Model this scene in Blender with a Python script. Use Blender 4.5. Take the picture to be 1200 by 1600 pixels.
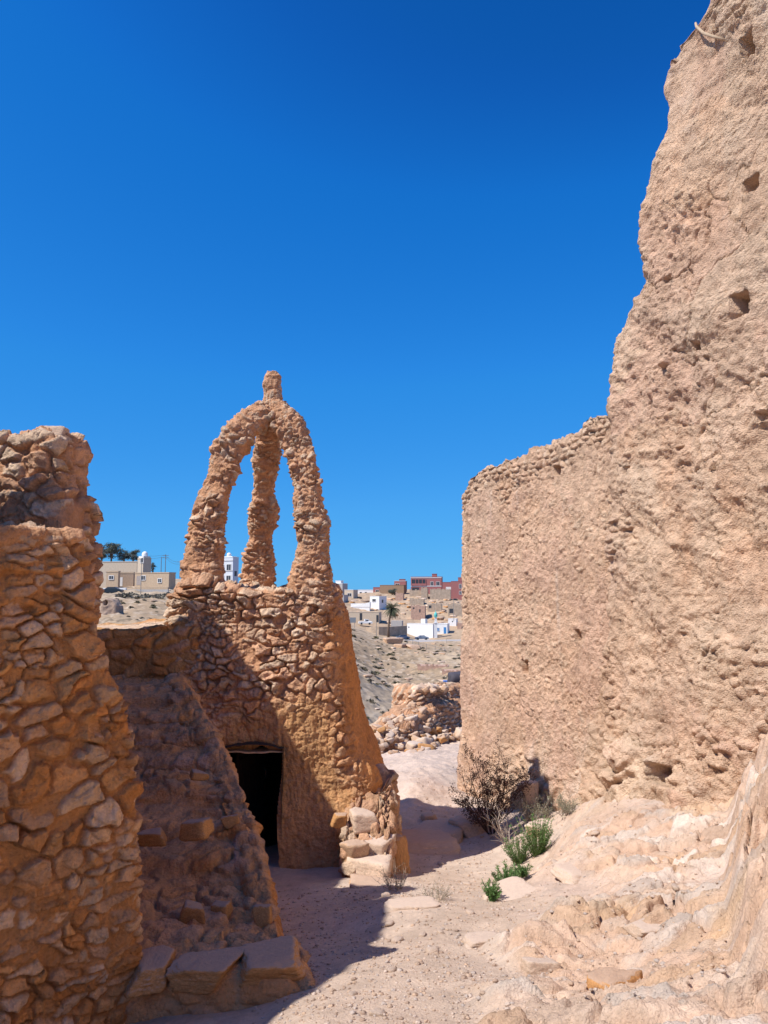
import bpy, math, random
import numpy as np
from mathutils import Vector, Matrix

for o in list(bpy.data.objects):
    bpy.data.objects.remove(o, do_unlink=True)
SC = bpy.context.scene
COL = SC.collection
R = math.radians
random.seed(7)

# ------------------------------------------------------------------ camera, sky, sun, exposure
EYE = 3.0
F = 1209.0
PITCH = math.atan(130 / F)
cam_d = bpy.data.cameras.new('camera')
cam = bpy.data.objects.new('camera', cam_d)
COL.objects.link(cam)
cam.location = (0, 0, EYE)
cam.rotation_euler = (math.pi / 2 + PITCH, 0, 0)
cam_d.sensor_fit = 'VERTICAL'
cam_d.sensor_height = 24
cam_d.lens = F / 1600 * 24
cam_d.clip_start = 0.05
cam_d.clip_end = 6000
SC.camera = cam

SUN_TO = Vector((-0.69, -0.32, 1.0)).normalized()      # direction towards the sun
SUN_EL = math.asin(SUN_TO.z)
SUN_AZ = math.atan2(SUN_TO.x, SUN_TO.y)
w = bpy.data.worlds.new("World")
SC.world = w
w.use_nodes = True
nt = w.node_tree
bg = nt.nodes['Background']
sky = nt.nodes.new('ShaderNodeTexSky')
sky.sky_type = 'NISHITA'
sky.sun_disc = False
sky.sun_elevation = SUN_EL
sky.sun_rotation = SUN_AZ
sky.altitude = 300
sky.air_density = 0.85
sky.dust_density = 0.15
sky.ozone_density = 4.0
# deepen the clear-sky blue: per-channel grading of the sky model's own gradient
sc1 = nt.nodes.new('ShaderNodeVectorMath')
sc1.operation = 'SCALE'
sc1.inputs['Scale'].default_value = 0.133
cv = nt.nodes.new('ShaderNodeRGBCurve')
sc2 = nt.nodes.new('ShaderNodeVectorMath')
sc2.operation = 'SCALE'
sc2.inputs['Scale'].default_value = 1 / 0.133
for ch, pts in ((0, ((0, 0), (.07, .002), (.085, .0035), (.112, .008), (.18, .024), (.36, .062), (.75, .108), (1, .13))),
                (1, ((0, 0), (.14, .07), (.166, .092), (.194, .142), (.317, .235), (.59, .34), (.87, .41), (1, .44))),
                (2, ((0, 0), (.30, .33), (.33, .38), (.385, .53), (.55, .68), (.84, .79), (1, .82)))):
    c = cv.mapping.curves[ch]
    c.points[0].location = pts[0]
    c.points[1].location = pts[-1]
    for p in pts[1:-1]:
        c.points.new(*p)
    for q in c.points:
        q.handle_type = 'VECTOR'
cv.mapping.update()
nt.links.new(sky.outputs[0], sc1.inputs[0])
nt.links.new(sc1.outputs[0], cv.inputs['Color'])
nt.links.new(cv.outputs[0], sc2.inputs[0])
nt.links.new(sc2.outputs[0], bg.inputs[0])
bg.inputs[1].default_value = 0.12
sl = bpy.data.lights.new('sun', 'SUN')
sl.energy = 4.9
sl.angle = R(0.5)
sl.color = (1.0, 0.95, 0.88)
so = bpy.data.objects.new('sun', sl)
COL.objects.link(so)
so.rotation_euler = SUN_TO.to_track_quat('Z', 'Y').to_euler()
so.location = (-20, -10, 30)
SC.view_settings.view_transform = 'Standard'
SC.view_settings.look = 'None'
SC.view_settings.exposure = 0.32
SC.view_settings.gamma = 1
SC.render.engine = 'CYCLES'
SC.cycles.max_bounces = 8
SC.cycles.diffuse_bounces = 5
SC.cycles.use_denoising = True

ct, st_ = math.cos(PITCH), math.sin(PITCH)


def at(px, py, D):
    a = (px - 600) / F
    b = (800 - py) / F
    d = (a, ct - b * st_, st_ + b * ct)
    k = D / d[1]
    return Vector((d[0] * k, D, EYE + d[2] * k))


def ang(px, py=950):
    b = (800 - py) / F
    return (px - 600) / F / (ct - b * st_)


# ------------------------------------------------------------------ numpy noise
def _h(ix, iy, iz, seed):
    with np.errstate(over='ignore'):
        x = (ix.astype(np.uint32) * np.uint32(374761393) + iy.astype(np.uint32) * np.uint32(668265263)
             + iz.astype(np.uint32) * np.uint32(2147483647 - 58) + np.uint32((seed * 1274126177 + 12345) & 0xffffffff))
        x = (x ^ (x >> np.uint32(13))) * np.uint32(1274126177)
        x = (x ^ (x >> np.uint32(16))) * np.uint32(2246822519)
        x = x ^ (x >> np.uint32(13))
    return (x & np.uint32(0xffffff)).astype(np.float32) / np.float32(0xffffff)


def vnoise(x, y, z, seed):
    xi, yi, zi = np.floor(x), np.floor(y), np.floor(z)
    fx, fy, fz = x - xi, y - yi, z - zi
    fx = fx * fx * fx * (fx * (fx * 6 - 15) + 10)
    fy = fy * fy * fy * (fy * (fy * 6 - 15) + 10)
    fz = fz * fz * fz * (fz * (fz * 6 - 15) + 10)
    xi, yi, zi = xi.astype(np.int64), yi.astype(np.int64), zi.astype(np.int64)
    r = 0
    for a in (0, 1):
        wx = fx if a else 1 - fx
        for b in (0, 1):
            wy = fy if b else 1 - fy
            for c in (0, 1):
                wz = fz if c else 1 - fz
                r = r + wx * wy * wz * _h(xi + a, yi + b, zi + c, seed)
    return r * 2 - 1


def fbm(P, s, octv=4, seed=0, rough=.5, ridged=False):
    """P (...,3) array or tuple of arrays, s cycles per metre."""
    if isinstance(P, tuple):
        x, y, z = P
    else:
        x, y, z = P[..., 0], P[..., 1], P[..., 2]
    x, y, z = x * s, y * s, z * s
    t, a, n = 0, 1.0, 0
    for i in range(octv):
        v = vnoise(x, y, z, seed + i * 17)
        if ridged:
            v = 1 - 2 * np.abs(v)
        t = t + a * v
        n += a
        a *= rough
        x, y, z = (x * 1.6 + y * 1.2) + 3.1, (-x * 1.2 + y * 1.6) + 7.7, z * 2.03 + 1.3
    return t / n * 1.5


def sstep(a, b, x):
    t = np.clip((x - a) / (b - a), 0, 1)
    return t * t * (3 - 2 * t)


def vor(u, v, cu, cv, seed, jit=.9, near=2):
    """2-D cells: returns edge distance (metres), random per cell, local offsets (cell units)."""
    x, y = u / cu, v / cv
    # courses: shift each row
    iy0 = np.floor(y).astype(np.int64)
    ix0 = np.floor(x).astype(np.int64)
    bd = np.full(x.shape, 1e9, np.float32)
    bx = np.zeros(x.shape, np.float32)
    by = np.zeros(x.shape, np.float32)
    br = np.zeros(x.shape, np.float32)
    z0 = np.zeros_like(ix0)
    pts = []
    rg_ = range(-near, near + 1)
    for j in rg_:
        for i in rg_:
            cx, cy = ix0 + i, iy0 + j
            ox = cx + .5 + jit * (_h(cx, cy, z0, seed) - .5) + .5 * (cy & 1)
            oy = cy + .5 + jit * .8 * (_h(cx, cy, z0, seed + 1) - .5)
            ox = (ox * cu - u).astype(np.float32)
            oy = (oy * cv - v).astype(np.float32)
            pts.append((ox, oy))
            d = (ox / cu) ** 2 + (oy / cv) ** 2
            m = d < bd
            bd = np.where(m, d, bd)
            bx = np.where(m, ox, bx)
            by = np.where(m, oy, by)
            br = np.where(m, _h(cx, cy, z0, seed + 2), br)
    ed = np.full(x.shape, 1e9, np.float32)
    sx, sy = bx / cu, by / cv
    for ox, oy in pts:
        qx, qy = ox / cu, oy / cv
        dx, dy = qx - sx, qy - sy
        L = np.sqrt(dx * dx + dy * dy)
        e = ((sx + qx) * .5 * dx + (sy + qy) * .5 * dy) / np.maximum(L, 1e-6)
        e = np.where(L < 1e-5, 1e9, e)
        ed = np.minimum(ed, e)
    return ed, br, -sx, -sy


def hrnd(r, k):
    return np.modf(np.sin(r * 917.3 + k * 37.7) * 43758.5)[0] % 1.0


def stones(u, v, P, cu, cv, seed, amp=.04, gap=.18, warp=.25, recess=.08, fill=.22):
    """masonry relief: height (m), stone mask, random id"""
    wx = fbm(P, 1.0 / cu * .8, 3, seed + 50) * cu * warp
    wy = fbm(P, 1.0 / cu * .8, 3, seed + 90) * cv * warp
    ed, r, lx, ly = vor(u + wx, v + wy, cu, cv, seed)
    body = sstep(.02, gap + .12 * hrnd(r, 5), ed)
    tiltx = (hrnd(r, 1) - .5) * 1.1
    tilty = (hrnd(r, 2) - .62) * 1.3
    pro = .45 + .75 * hrnd(r, 3)
    h = body * (pro + (tiltx * lx + tilty * ly) * .9)
    h = np.where(hrnd(r, 4) < recess, h * .1 - .25 * body, h)
    # knobbly broken faces, then mud packed unevenly between and over the stones
    h = h + body * fbm(P, 1.6 / cu, 3, seed + 11, .6) * .18
    e3, r3, fx_, fy_ = vor(u + wy + .3 * v, v - wx, cu * .42, cv * .5, seed + 71, .95, 1)
    h = h + body * ((hrnd(r3, 1) - .5) * fx_ + (hrnd(r3, 2) - .6) * fy_ + (hrnd(r3, 3) - .5) * .5) * .42
    mo = fill + .42 * fbm(P, .7 / cu, 4, seed + 13, .6)
    d = h - mo
    h = mo + np.maximum(d, 0) - .15 * np.maximum(-d, 0)
    vis = sstep(-.05, .18, d)
    rough = fbm(P, 16, 4, seed + 15, .65, True)
    # open joints where the mud has washed out
    h = h - np.exp(-(ed / .055) ** 2) * sstep(-.05, .35, fbm(P, .5 / cu, 3, seed + 17)) * .5
    h = h + rough * .008 / amp
    return h * amp, body * vis, r, ed


# ------------------------------------------------------------------ mesh / tagging helpers
def link(o, parent=None):
    COL.objects.link(o)
    if parent:
        o.parent = parent
    return o


def tag(o, label=None, cat=None, group=None, kind=None):
    if label:
        o['label'] = label
    if cat:
        o['category'] = cat
    if group:
        o['group'] = group
    if kind:
        o['kind'] = kind
    return o


def empty(name, loc=(0, 0, 0), rz=0):
    o = bpy.data.objects.new(name, None)
    o.empty_display_size = .2
    o.location = loc
    o.rotation_euler = (0, 0, rz)
    return link(o)


def adopt(o, root):
    o.parent = root
    o.matrix_parent_inverse = (Matrix.Translation(root.location) @ root.rotation_euler.to_matrix().to_4x4()).inverted()
    return o


def mesh_np(name, V, Fq, mat, col=None, parent=None, smooth=False, tris=False):
    V = np.asarray(V, np.float32).reshape(-1, 3)
    Fq = np.asarray(Fq, np.int32)
    k = Fq.shape[1]
    m = bpy.data.meshes.new(name)
    m.vertices.add(len(V))
    m.vertices.foreach_set('co', V.ravel())
    m.loops.add(Fq.size)
    m.loops.foreach_set('vertex_index', Fq.ravel())
    m.polygons.add(len(Fq))
    m.polygons.foreach_set('loop_start', np.arange(0, Fq.size, k, dtype=np.int32))
    m.polygons.foreach_set('loop_total', np.full(len(Fq), k, np.int32))
    if smooth:
        m.polygons.foreach_set('use_smooth', np.ones(len(Fq), bool))
    m.update(calc_edges=True)
    if col is not None:
        c = np.ones((len(V), 4), np.float32)
        c[:, :3] = np.asarray(col, np.float32).reshape(-1, 3)
        at_ = m.color_attributes.new('tint', 'FLOAT_COLOR', 'POINT')
        at_.data.foreach_set('color', c.ravel())
    m.materials.append(mat)
    o = bpy.data.objects.new(name, m)
    return link(o, parent)


class MB:
    def __init__(s):
        s.v, s.f = [], []

    def add(s, vs, fs):
        n = len(s.v)
        s.v += [tuple(x) for x in vs]
        s.f += [tuple(i + n for i in f) for f in fs]

    def box(s, a, b, M=None):
        x0, y0, z0 = a
        x1, y1, z1 = b
        vs = [Vector(p) for p in ((x0, y0, z0), (x1, y0, z0), (x1, y1, z0), (x0, y1, z0), (x0, y0, z1), (x1, y0, z1), (x1, y1, z1), (x0, y1, z1))]
        if M:
            vs = [M @ p for p in vs]
        s.add(vs, [(0, 3, 2, 1), (4, 5, 6, 7), (0, 1, 5, 4), (1, 2, 6, 5), (2, 3, 7, 6), (3, 0, 4, 7)])

    def tube(s, pts, rad, n=6, caps=True):
        pts = [Vector(p) for p in pts]
        if not hasattr(rad, '__len__'):
            rad = [rad] * len(pts)
        vs = []
        for i, p in enumerate(pts):
            t = (pts[min(i + 1, len(pts) - 1)] - pts[max(i - 1, 0)])
            if t.length < 1e-9:
                t = Vector((0, 0, 1))
            t.normalize()
            a = t.cross(Vector((.31, .17, .93) if abs(t.z) < .9 else (1, .1, 0))).normalized()
            b = t.cross(a)
            for k in range(n):
                q = 2 * math.pi * k / n
                vs.append(p + (a * math.cos(q) + b * math.sin(q)) * rad[i])
        fs = []
        for i in range(len(pts) - 1):
            for k in range(n):
                k2 = (k + 1) % n
                fs.append((i * n + k, i * n + k2, (i + 1) * n + k2, (i + 1) * n + k))
        if caps:
            fs.append(tuple(range(n))[::-1])
            fs.append(tuple((len(pts) - 1) * n + k for k in range(n)))
        s.add(vs, fs)

    def build(s, name, mat, parent=None, smooth=False):
        m = bpy.data.meshes.new(name)
        m.from_pydata(s.v, [], s.f)
        m.materials.append(mat)
        if smooth:
            for p in m.polygons:
                p.use_smooth = True
        m.update()
        return link(bpy.data.objects.new(name, m), parent)


# ------------------------------------------------------------------ materials
def mat_tint(name, bumps=((45, .35, .02), (180, .3, .006)), rough=.95, mott=(.82, 1.14), mscale=9, chips=None, use_attr=True, base=(.5, .35, .24), dust=None):
    """albedo from the mesh's own stone/mortar tint times procedural mottling; relief from noise bumps (scale, strength, distance)"""
    m = bpy.data.materials.new(name)
    m.use_nodes = True
    n, l = m.node_tree.nodes, m.node_tree.links
    b = n['Principled BSDF']
    b.inputs['Roughness'].default_value = rough
    b.inputs['Specular IOR Level'].default_value = .12
    tc = n.new('ShaderNodeTexCoord')
    co = tc.outputs['Object']
    if use_attr:
        a = n.new('ShaderNodeAttribute')
        a.attribute_name = 'tint'
        src = a.outputs['Color']
    else:
        a = n.new('ShaderNodeRGB')
        a.outputs[0].default_value = (*base, 1)
        src = a.outputs[0]
    cur = src
    for sc, lo, hi in ((mscale, *mott), (mscale * 7, .88, 1.1), (mscale * .22, .9, 1.1)):
        t = n.new('ShaderNodeTexNoise')
        t.inputs['Scale'].default_value = sc
        t.inputs['Detail'].default_value = 5
        t.inputs['Roughness'].default_value = .65
        l.new(co, t.inputs['Vector'])
        mr = n.new('ShaderNodeMapRange')
        mr.inputs['From Min'].default_value = .3
        mr.inputs['From Max'].default_value = .7
        mr.inputs['To Min'].default_value = lo
        mr.inputs['To Max'].default_value = hi
        l.new(t.outputs['Fac'], mr.inputs['Value'])
        mx = n.new('ShaderNodeVectorMath')
        mx.operation = 'SCALE'
        l.new(cur, mx.inputs[0])
        l.new(mr.outputs[0], mx.inputs['Scale'])
        cur = mx.outputs[0]
    if dust:
        # windblown dust lying on whatever faces up
        g = n.new('ShaderNodeNewGeometry')
        sx_ = n.new('ShaderNodeSeparateXYZ')
        l.new(g.outputs['True Normal'], sx_.inputs[0])
        mr = n.new('ShaderNodeMapRange')
        mr.inputs['From Min'].default_value = .55
        mr.inputs['From Max'].default_value = .9
        mr.inputs['To Max'].default_value = .75
        l.new(sx_.outputs['Z'], mr.inputs['Value'])
        mi = n.new('ShaderNodeMix')
        mi.data_type = 'RGBA'
        l.new(mr.outputs[0], mi.inputs['Factor'])
        l.new(cur, mi.inputs[6])
        mi.inputs[7].default_value = (*dust, 1)
        cur = mi.outputs[2]
    l.new(cur, b.inputs['Base Color'])
    prev = None
    for sc, stn, dist in bumps:
        t = n.new('ShaderNodeTexNoise')
        t.inputs['Scale'].default_value = sc
        t.inputs['Detail'].default_value = 6
        t.inputs['Roughness'].default_value = .62
        l.new(co, t.inputs['Vector'])
        bp = n.new('ShaderNodeBump')
        bp.inputs['Strength'].default_value = stn
        bp.inputs['Distance'].default_value = dist
        l.new(t.outputs['Fac'], bp.inputs['Height'])
        if prev:
            l.new(prev, bp.inputs['Normal'])
        prev = bp.outputs[0]
    if chips:
        t = n.new('ShaderNodeTexVoronoi')
        t.inputs['Scale'].default_value = chips[0]
        l.new(co, t.inputs['Vector'])
        bp = n.new('ShaderNodeBump')
        bp.inputs['Strength'].default_value = chips[1]
        bp.inputs['Distance'].default_value = chips[2]
        bp.invert = True
        l.new(t.outputs['Distance'], bp.inputs['Height'])
        if prev:
            l.new(prev, bp.inputs['Normal'])
        prev = bp.outputs[0]
    if prev:
        l.new(prev, b.inputs['Normal'])
    return m


def mat_plain(name, c, rough=.8, var=.12, scale=3, metallic=0, bump=0):
    m = bpy.data.materials.new(name)
    m.use_nodes = True
    n, l = m.node_tree.nodes, m.node_tree.links
    b = n['Principled BSDF']
    b.inputs['Roughness'].default_value = rough
    b.inputs['Metallic'].default_value = metallic
    b.inputs['Specular IOR Level'].default_value = .3
    tc = n.new('ShaderNodeTexCoord')
    t = n.new('ShaderNodeTexNoise')
    t.inputs['Scale'].default_value = scale
    t.inputs['Detail'].default_value = 5
    l.new(tc.outputs['Object'], t.inputs['Vector'])
    r = n.new('ShaderNodeMapRange')
    r.inputs['From Min'].default_value = .3
    r.inputs['From Max'].default_value = .7
    r.inputs['To Min'].default_value = 1 - var
    r.inputs['To Max'].default_value = 1 + var
    l.new(t.outputs['Fac'], r.inputs['Value'])
    mx = n.new('ShaderNodeVectorMath')
    mx.operation = 'SCALE'
    mx.inputs[0].default_value = c
    l.new(r.outputs[0], mx.inputs['Scale'])
    l.new(mx.outputs[0], b.inputs['Base Color'])
    if bump:
        bp = n.new('ShaderNodeBump')
        bp.inputs['Strength'].default_value = .6
        bp.inputs['Distance'].default_value = bump
        l.new(t.outputs['Fac'], bp.inputs['Height'])
        l.new(bp.outputs[0], b.inputs['Normal'])
    return m


M_MASON = mat_tint('rubble_masonry', bumps=((11, .6, .05), (34, .9, .022), (120, .9, .008)), chips=(48, .6, .009), mott=(.74, 1.18))
M_WALL = mat_tint('mud_plaster', bumps=((13, .55, .04), (38, .9, .018), (130, 1.0, .008)), chips=(62, .8, .010), mott=(.78, 1.16))
M_GROUND = mat_tint('dusty_ground', bumps=((18, .5, .02), (70, .8, .01), (230, .9, .005)), mscale=5, mott=(.84, 1.1), chips=(95, .5, .006))
DUST = (.47, .345, .27)
RB = ((4, .6, .014), (14, .8, .006), (50, .8, .002))
M_ROCK = mat_tint('limestone_rock', bumps=RB, use_attr=False, base=(.56, .37, .24), mott=(.72, 1.2), dust=DUST)
M_ROCKO = mat_tint('orange_limestone', bumps=RB, use_attr=False, base=(.54, .28, .115), mott=(.72, 1.2), dust=DUST)
M_ROCKP = mat_tint('pale_limestone', bumps=RB, use_attr=False, base=(.62, .46, .34), mott=(.76, 1.16), dust=(.56, .44, .36))
M_INT = mat_plain('shade_dark_interior', (.05, .035, .025), .95)  # near-black colour stands in for the unlit room's shade
M_WOODP = mat_plain('bleached_wood', (.45, .33, .22), .85, .2, 20)
M_WOODD = mat_plain('dark_door_wood', (.035, .022, .016), .8, .2, 20)
M_BARK = mat_plain('bark', (.16, .11, .08), .9, .25, 20)

TAN = np.array([.57, .335, .205], np.float32)
MORTAR = np.array([.50, .270, .150], np.float32)
PALE = np.array([.66, .48, .335], np.float32)
WHITE = np.array([.65, .545, .455], np.float32)
ORANGE = np.array([.64, .275, .090], np.float32)  # deepened to carry the warm bounced light of shaded faces
PINK = np.array([.53, .335, .24], np.float32)
GREY = np.array([.42, .40, .37], np.float32)
WTAN = np.array([.62, .405, .27], np.float32)


def ledges(f, n=5.0, w=.16):
    """torn-plaster terraces: flat sheets with abrupt broken edges"""
    q = f * n
    b = np.floor(q)
    return (b + sstep(0, w, q - b)) / n


def mixc(a, b, t):
    t = np.asarray(t, np.float32)[..., None]
    return a * (1 - t) + b * t


def stone_cols(r, pal):
    """pick a stone colour per id"""
    pal = np.array(pal, np.float32)
    k = (hrnd(r, 9) * len(pal)).astype(int) % len(pal)
    c = pal[k]
    return c * (.82 + .36 * hrnd(r, 11))[..., None]


# ------------------------------------------------------------------ ring blocks
def ring_rect(L, T, r, dens_front, db, dl):
    """closed ccw outline of a rounded rectangle as fractions; dens_front list of (s, ds)"""
    def lin(a, b, d):
        n = max(1, int(round(abs(b - a) / d)))
        return list(np.linspace(a, b, n, endpoint=False))
    fs, fw = [], []
    # front
    s = r
    while s < L - r:
        fs.append(s)
        fw.append(0)
        ds = [d for (a, d) in dens_front if a <= s][-1]
        s += ds
    def arc(cx, cy, a0, a1, d):
        n = max(3, int(r * math.pi / 2 / d))
        for i in range(n):
            q = a0 + (a1 - a0) * i / n
            fs.append(cx + r * math.cos(q))
            fw.append(cy + r * math.sin(q))
    dE = dens_front[-1][1]
    arc(L - r, r, -math.pi / 2, 0, dE)
    for y in lin(r, T - r, max(dE, dl)):
        fs.append(L)
        fw.append(y)
    arc(L - r, T - r, 0, math.pi / 2, db)
    for x in lin(L - r, r, db):
        fs.append(x)
        fw.append(T)
    arc(r, T - r, math.pi / 2, math.pi, db)
    for y in lin(T - r, r, dl):
        fs.append(0)
        fw.append(y)
    arc(r, r, math.pi, math.pi * 1.5, dens_front[0][1])
    return np.array(fs) / L, np.array(fw) / T


def grid_normals(P):
    du = np.roll(P, -1, 1) - np.roll(P, 1, 1)
    dv = np.gradient(P, axis=0)
    n = np.cross(du, dv)
    return n / np.maximum(np.linalg.norm(n, axis=2, keepdims=True), 1e-9)


def ring_faces(H, W, keep=None, cap=True):
    i = np.arange(H - 1)[:, None]
    j = np.arange(W)[None, :]
    j2 = (j + 1) % W
    f = np.stack([i * W + j, i * W + j2, (i + 1) * W + j2, (i + 1) * W + j], -1).reshape(-1, 4)
    if keep is not None:
        f = f[keep.reshape(-1)]
    return f


def block(name, fs, fw, ts, shape, relief, mat, parent=None, ncap=14, capin=.5, keep=None):
    """shape(fs,fw,t)->P ; cap rings close towards the middle of the wall thickness"""
    FS, T = np.meshgrid(fs, ts)
    FW, _ = np.meshgrid(fw, ts)
    k = np.linspace(0, 1, ncap + 1)[1:]
    FSc, KC = np.meshgrid(fs, k)
    FWc, _ = np.meshgrid(fw, k)
    e = capin
    tgt_w = .5 + (FWc - .5) * .02
    FWc = FWc + (tgt_w - FWc) * KC
    tgt_s = np.clip(FSc, e, 1 - e)
    FSc = FSc + (tgt_s - FSc) * KC
    FS = np.vstack([FS, FSc])
    FW = np.vstack([FW, FWc])
    TT = np.vstack([T, np.ones_like(KC)])
    capk = np.vstack([np.zeros_like(T), KC])
    P = shape(FS, FW, TT, capk)
    N = grid_normals(P)
    d = np.linalg.norm(np.roll(P, -1, 1) - P, axis=2)
    ref = d[len(ts) // 2]
    U = np.concatenate([[0], np.cumsum(ref)[:-1]])[None, :] + np.zeros_like(FS)
    vv = np.concatenate([[0], np.cumsum(np.linalg.norm(np.diff(P[:, :, :], axis=0), axis=2).mean(1))])
    V = P[..., 2] + capk * capk * 0
    h, col = relief(U, V, P, FS, FW, TT, capk)
    P2 = P + N * h[..., None]
    kp = None
    if keep is not None:
        kp = keep(U, V, P)[:-1]
    o = mesh_np(name, P2, ring_faces(P.shape[0], P.shape[1], kp), mat, col, parent)
    return o, P2, N


def interp(x, xs, ys):
    return np.interp(x, xs, ys)


# ------------------------------------------------------------------ terrain height
CP = []


def cp(px, py, D):
    p = at(px, py, D)
    CP.append((p.x, p.y, p.z))


def cz(x, y, z):
    CP.append((x, y, z + EYE))


for a in ((500, 1600, 3.2), (800, 1600, 3.0), (600, 1500, 4.3), (700, 1450, 5.0), (620, 1400, 6.0), (700, 1400, 6.3), (700, 1375, 7.4),
          (640, 1350, 8.9), (430, 1390, 7.2), (430, 1357, 8.0), (760, 1310, 9.9), (780, 1332, 9.2), (700, 1343, 9.1), (690, 1300, 10.6), (735, 1240, 12.7), (650, 1230, 12), (640, 1190, 14.5), (650, 1160, 18.5),
          (720, 1150, 19.5), (600, 1175, 17), (900, 1300, 7.6), (1000, 1250, 7.9), (900, 1260, 9.2), (820, 1280, 10.2), (1200, 1250, 6.9), (1100, 1400, 5.0), (1000, 1500, 3.9),
          (900, 1600, 3.0), (1200, 1600, 2.35), (1150, 1600, 2.6), (1080, 1600, 2.75), (1160, 1480, 3.5), (1200, 1400, 4.3), (1150, 1330, 5.9), (1200, 1320, 5.7), (800, 1450, 5.0), (790, 1400, 6.4), (860, 1335, 8.0), (810, 1355, 8.0), (740, 1370, 7.9), (1050, 1350, 6.1), (950, 1400, 5.6), (950, 1500, 4.1), (400, 1560, 4.1),
          (560, 1450, 5.4), (560, 1390, 7.0)):
    cp(*a)
for x, y, z in ((-2, 3, -2.0), (-2, 5, -2.2), (-3, 8, -2.7), (-4, 12, -3.2), (-2, 14, -3.4), (5, 5, -1.2), (6, 9, -1.8), (5, 13, -3), (-1, 2, -1.7), (1.2, 2, -1.35), (2.5, 2, -.9),
                (-6, 20, -4.2), (8, 20, -3.6), (-1.2, 20.5, -4.0), (2.3, 23, -4.3), (-1, 24, -5.5), (-10, 26, -6), (10, 27, -5), (0, 30, -8), (2.5, 32, -8), (-16, 38, -8), (16, 38, -9), (0, 45, -13), (8, 50, -13), (2, 65, -16), (-30, 55, -10)):
    cz(x, y, z)
for a in ((600, 1135, 90), (700, 1120, 95), (640, 1100, 118), (720, 1095, 118), (600, 1060, 160), (700, 1055, 160), (600, 1025, 205), (700, 1028, 200), (640, 1006, 235), (720, 1008, 232), (600, 996, 242), (560, 985, 240), (680, 1000, 246), (720, 1000, 246), (660, 998, 256),
          (545, 975, 255), (600, 975, 262), (690, 985, 262), (545, 952, 285), (600, 955, 285), (680, 960, 282), (720, 962, 282), (600, 935, 320), (680, 938, 318), (545, 933, 320), (640, 924, 350), (600, 925, 350), (720, 926, 350), (545, 927, 350),
          (200, 985, 78), (240, 975, 90), (170, 970, 90), (200, 955, 108), (240, 950, 110), (200, 936, 135), (250, 934, 135), (200, 928, 148), (200, 920, 165), (260, 920, 165), (300, 925, 165), (355, 922, 210), (450, 935, 250), (400, 960, 150), (450, 985, 110), (300, 960, 110), (200, 912, 220), (360, 915, 300),
          (-100, 940, 120), (-100, 915, 200), (1000, 1060, 160), (1000, 1000, 246), (1000, 930, 350), (-300, 910, 350), (300, 910, 350)):
    cp(*a)
for aa in (-1.2, -.5, 0, .5, 1.2):
    cz(aa * 450, 450, -2)
    cz(aa * 900, 900, -22)
    cz(aa * 2500, 2500, -60)
CP = np.array(CP)


def feat(x, y):
    yy = np.maximum(y, 1.6)
    return np.stack([np.clip(x / yy, -1.6, 1.6) * 2.5, np.log(yy) * 1.0], -1)


_cf = feat(CP[:, 0], CP[:, 1])
_D = np.linalg.norm(_cf[:, None] - _cf[None], axis=2)
_n = len(CP)
_A = np.zeros((_n + 3, _n + 3))
_A[:_n, :_n] = _D - np.eye(_n) * 1e-3
_A[:_n, _n] = 1
_A[:_n, _n + 1:] = _cf
_A[_n:, :_n] = _A[:_n, _n:].T
# relative height over depth is what is smooth in this space
_W = np.linalg.solve(_A, np.concatenate([(CP[:, 2] - EYE) / np.maximum(CP[:, 1], 1.6), [0, 0, 0]]))


def zbase(x, y):
    x, y = np.asarray(x, float), np.asarray(y, float)
    sh = np.broadcast(x, y).shape
    f = feat(np.broadcast_to(x, sh).ravel(), np.broadcast_to(y, sh).ravel())
    out = np.empty(len(f))
    for i in range(0, len(f), 40000):
        g = f[i:i + 40000]
        d = np.sqrt(((g[:, None] - _cf[None]) ** 2).sum(2))
        out[i:i + 40000] = d @ _W[:_n] + _W[_n] + g @ _W[_n + 1:]
    yy = np.maximum(np.broadcast_to(y, sh), 1.6)
    xx, y2 = np.broadcast_to(x, sh), np.broadcast_to(y, sh)
    foot = np.interp(y2, [0, 2, 2.9, 4, 5, 6, 7.2], [.9, 1.0, 1.23, 1.68, 2.1, 2.55, 3.1])
    rise = np.clip(xx - foot, 0, 1.4) * 1.25 * (1 - sstep(6.2, 7.4, y2)) * sstep(-3, 1, y2)
    return out.reshape(sh) * yy + EYE + rise


def rockmask(x, y):
    """where bedrock shows: the bank on the right of the path and its foot"""
    a = x / np.maximum(y, 1.6)
    edge = np.interp(y, [2, 3, 4.5, 5.5, 6.5, 7.5, 9, 11], [.08, .12, .17, .2, .16, .2, .24, .3])
    return sstep(-.04, .05, a - edge + .03 * np.sin(x * 7 + y * 5)) * (1 - sstep(10, 12.5, y))


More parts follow.
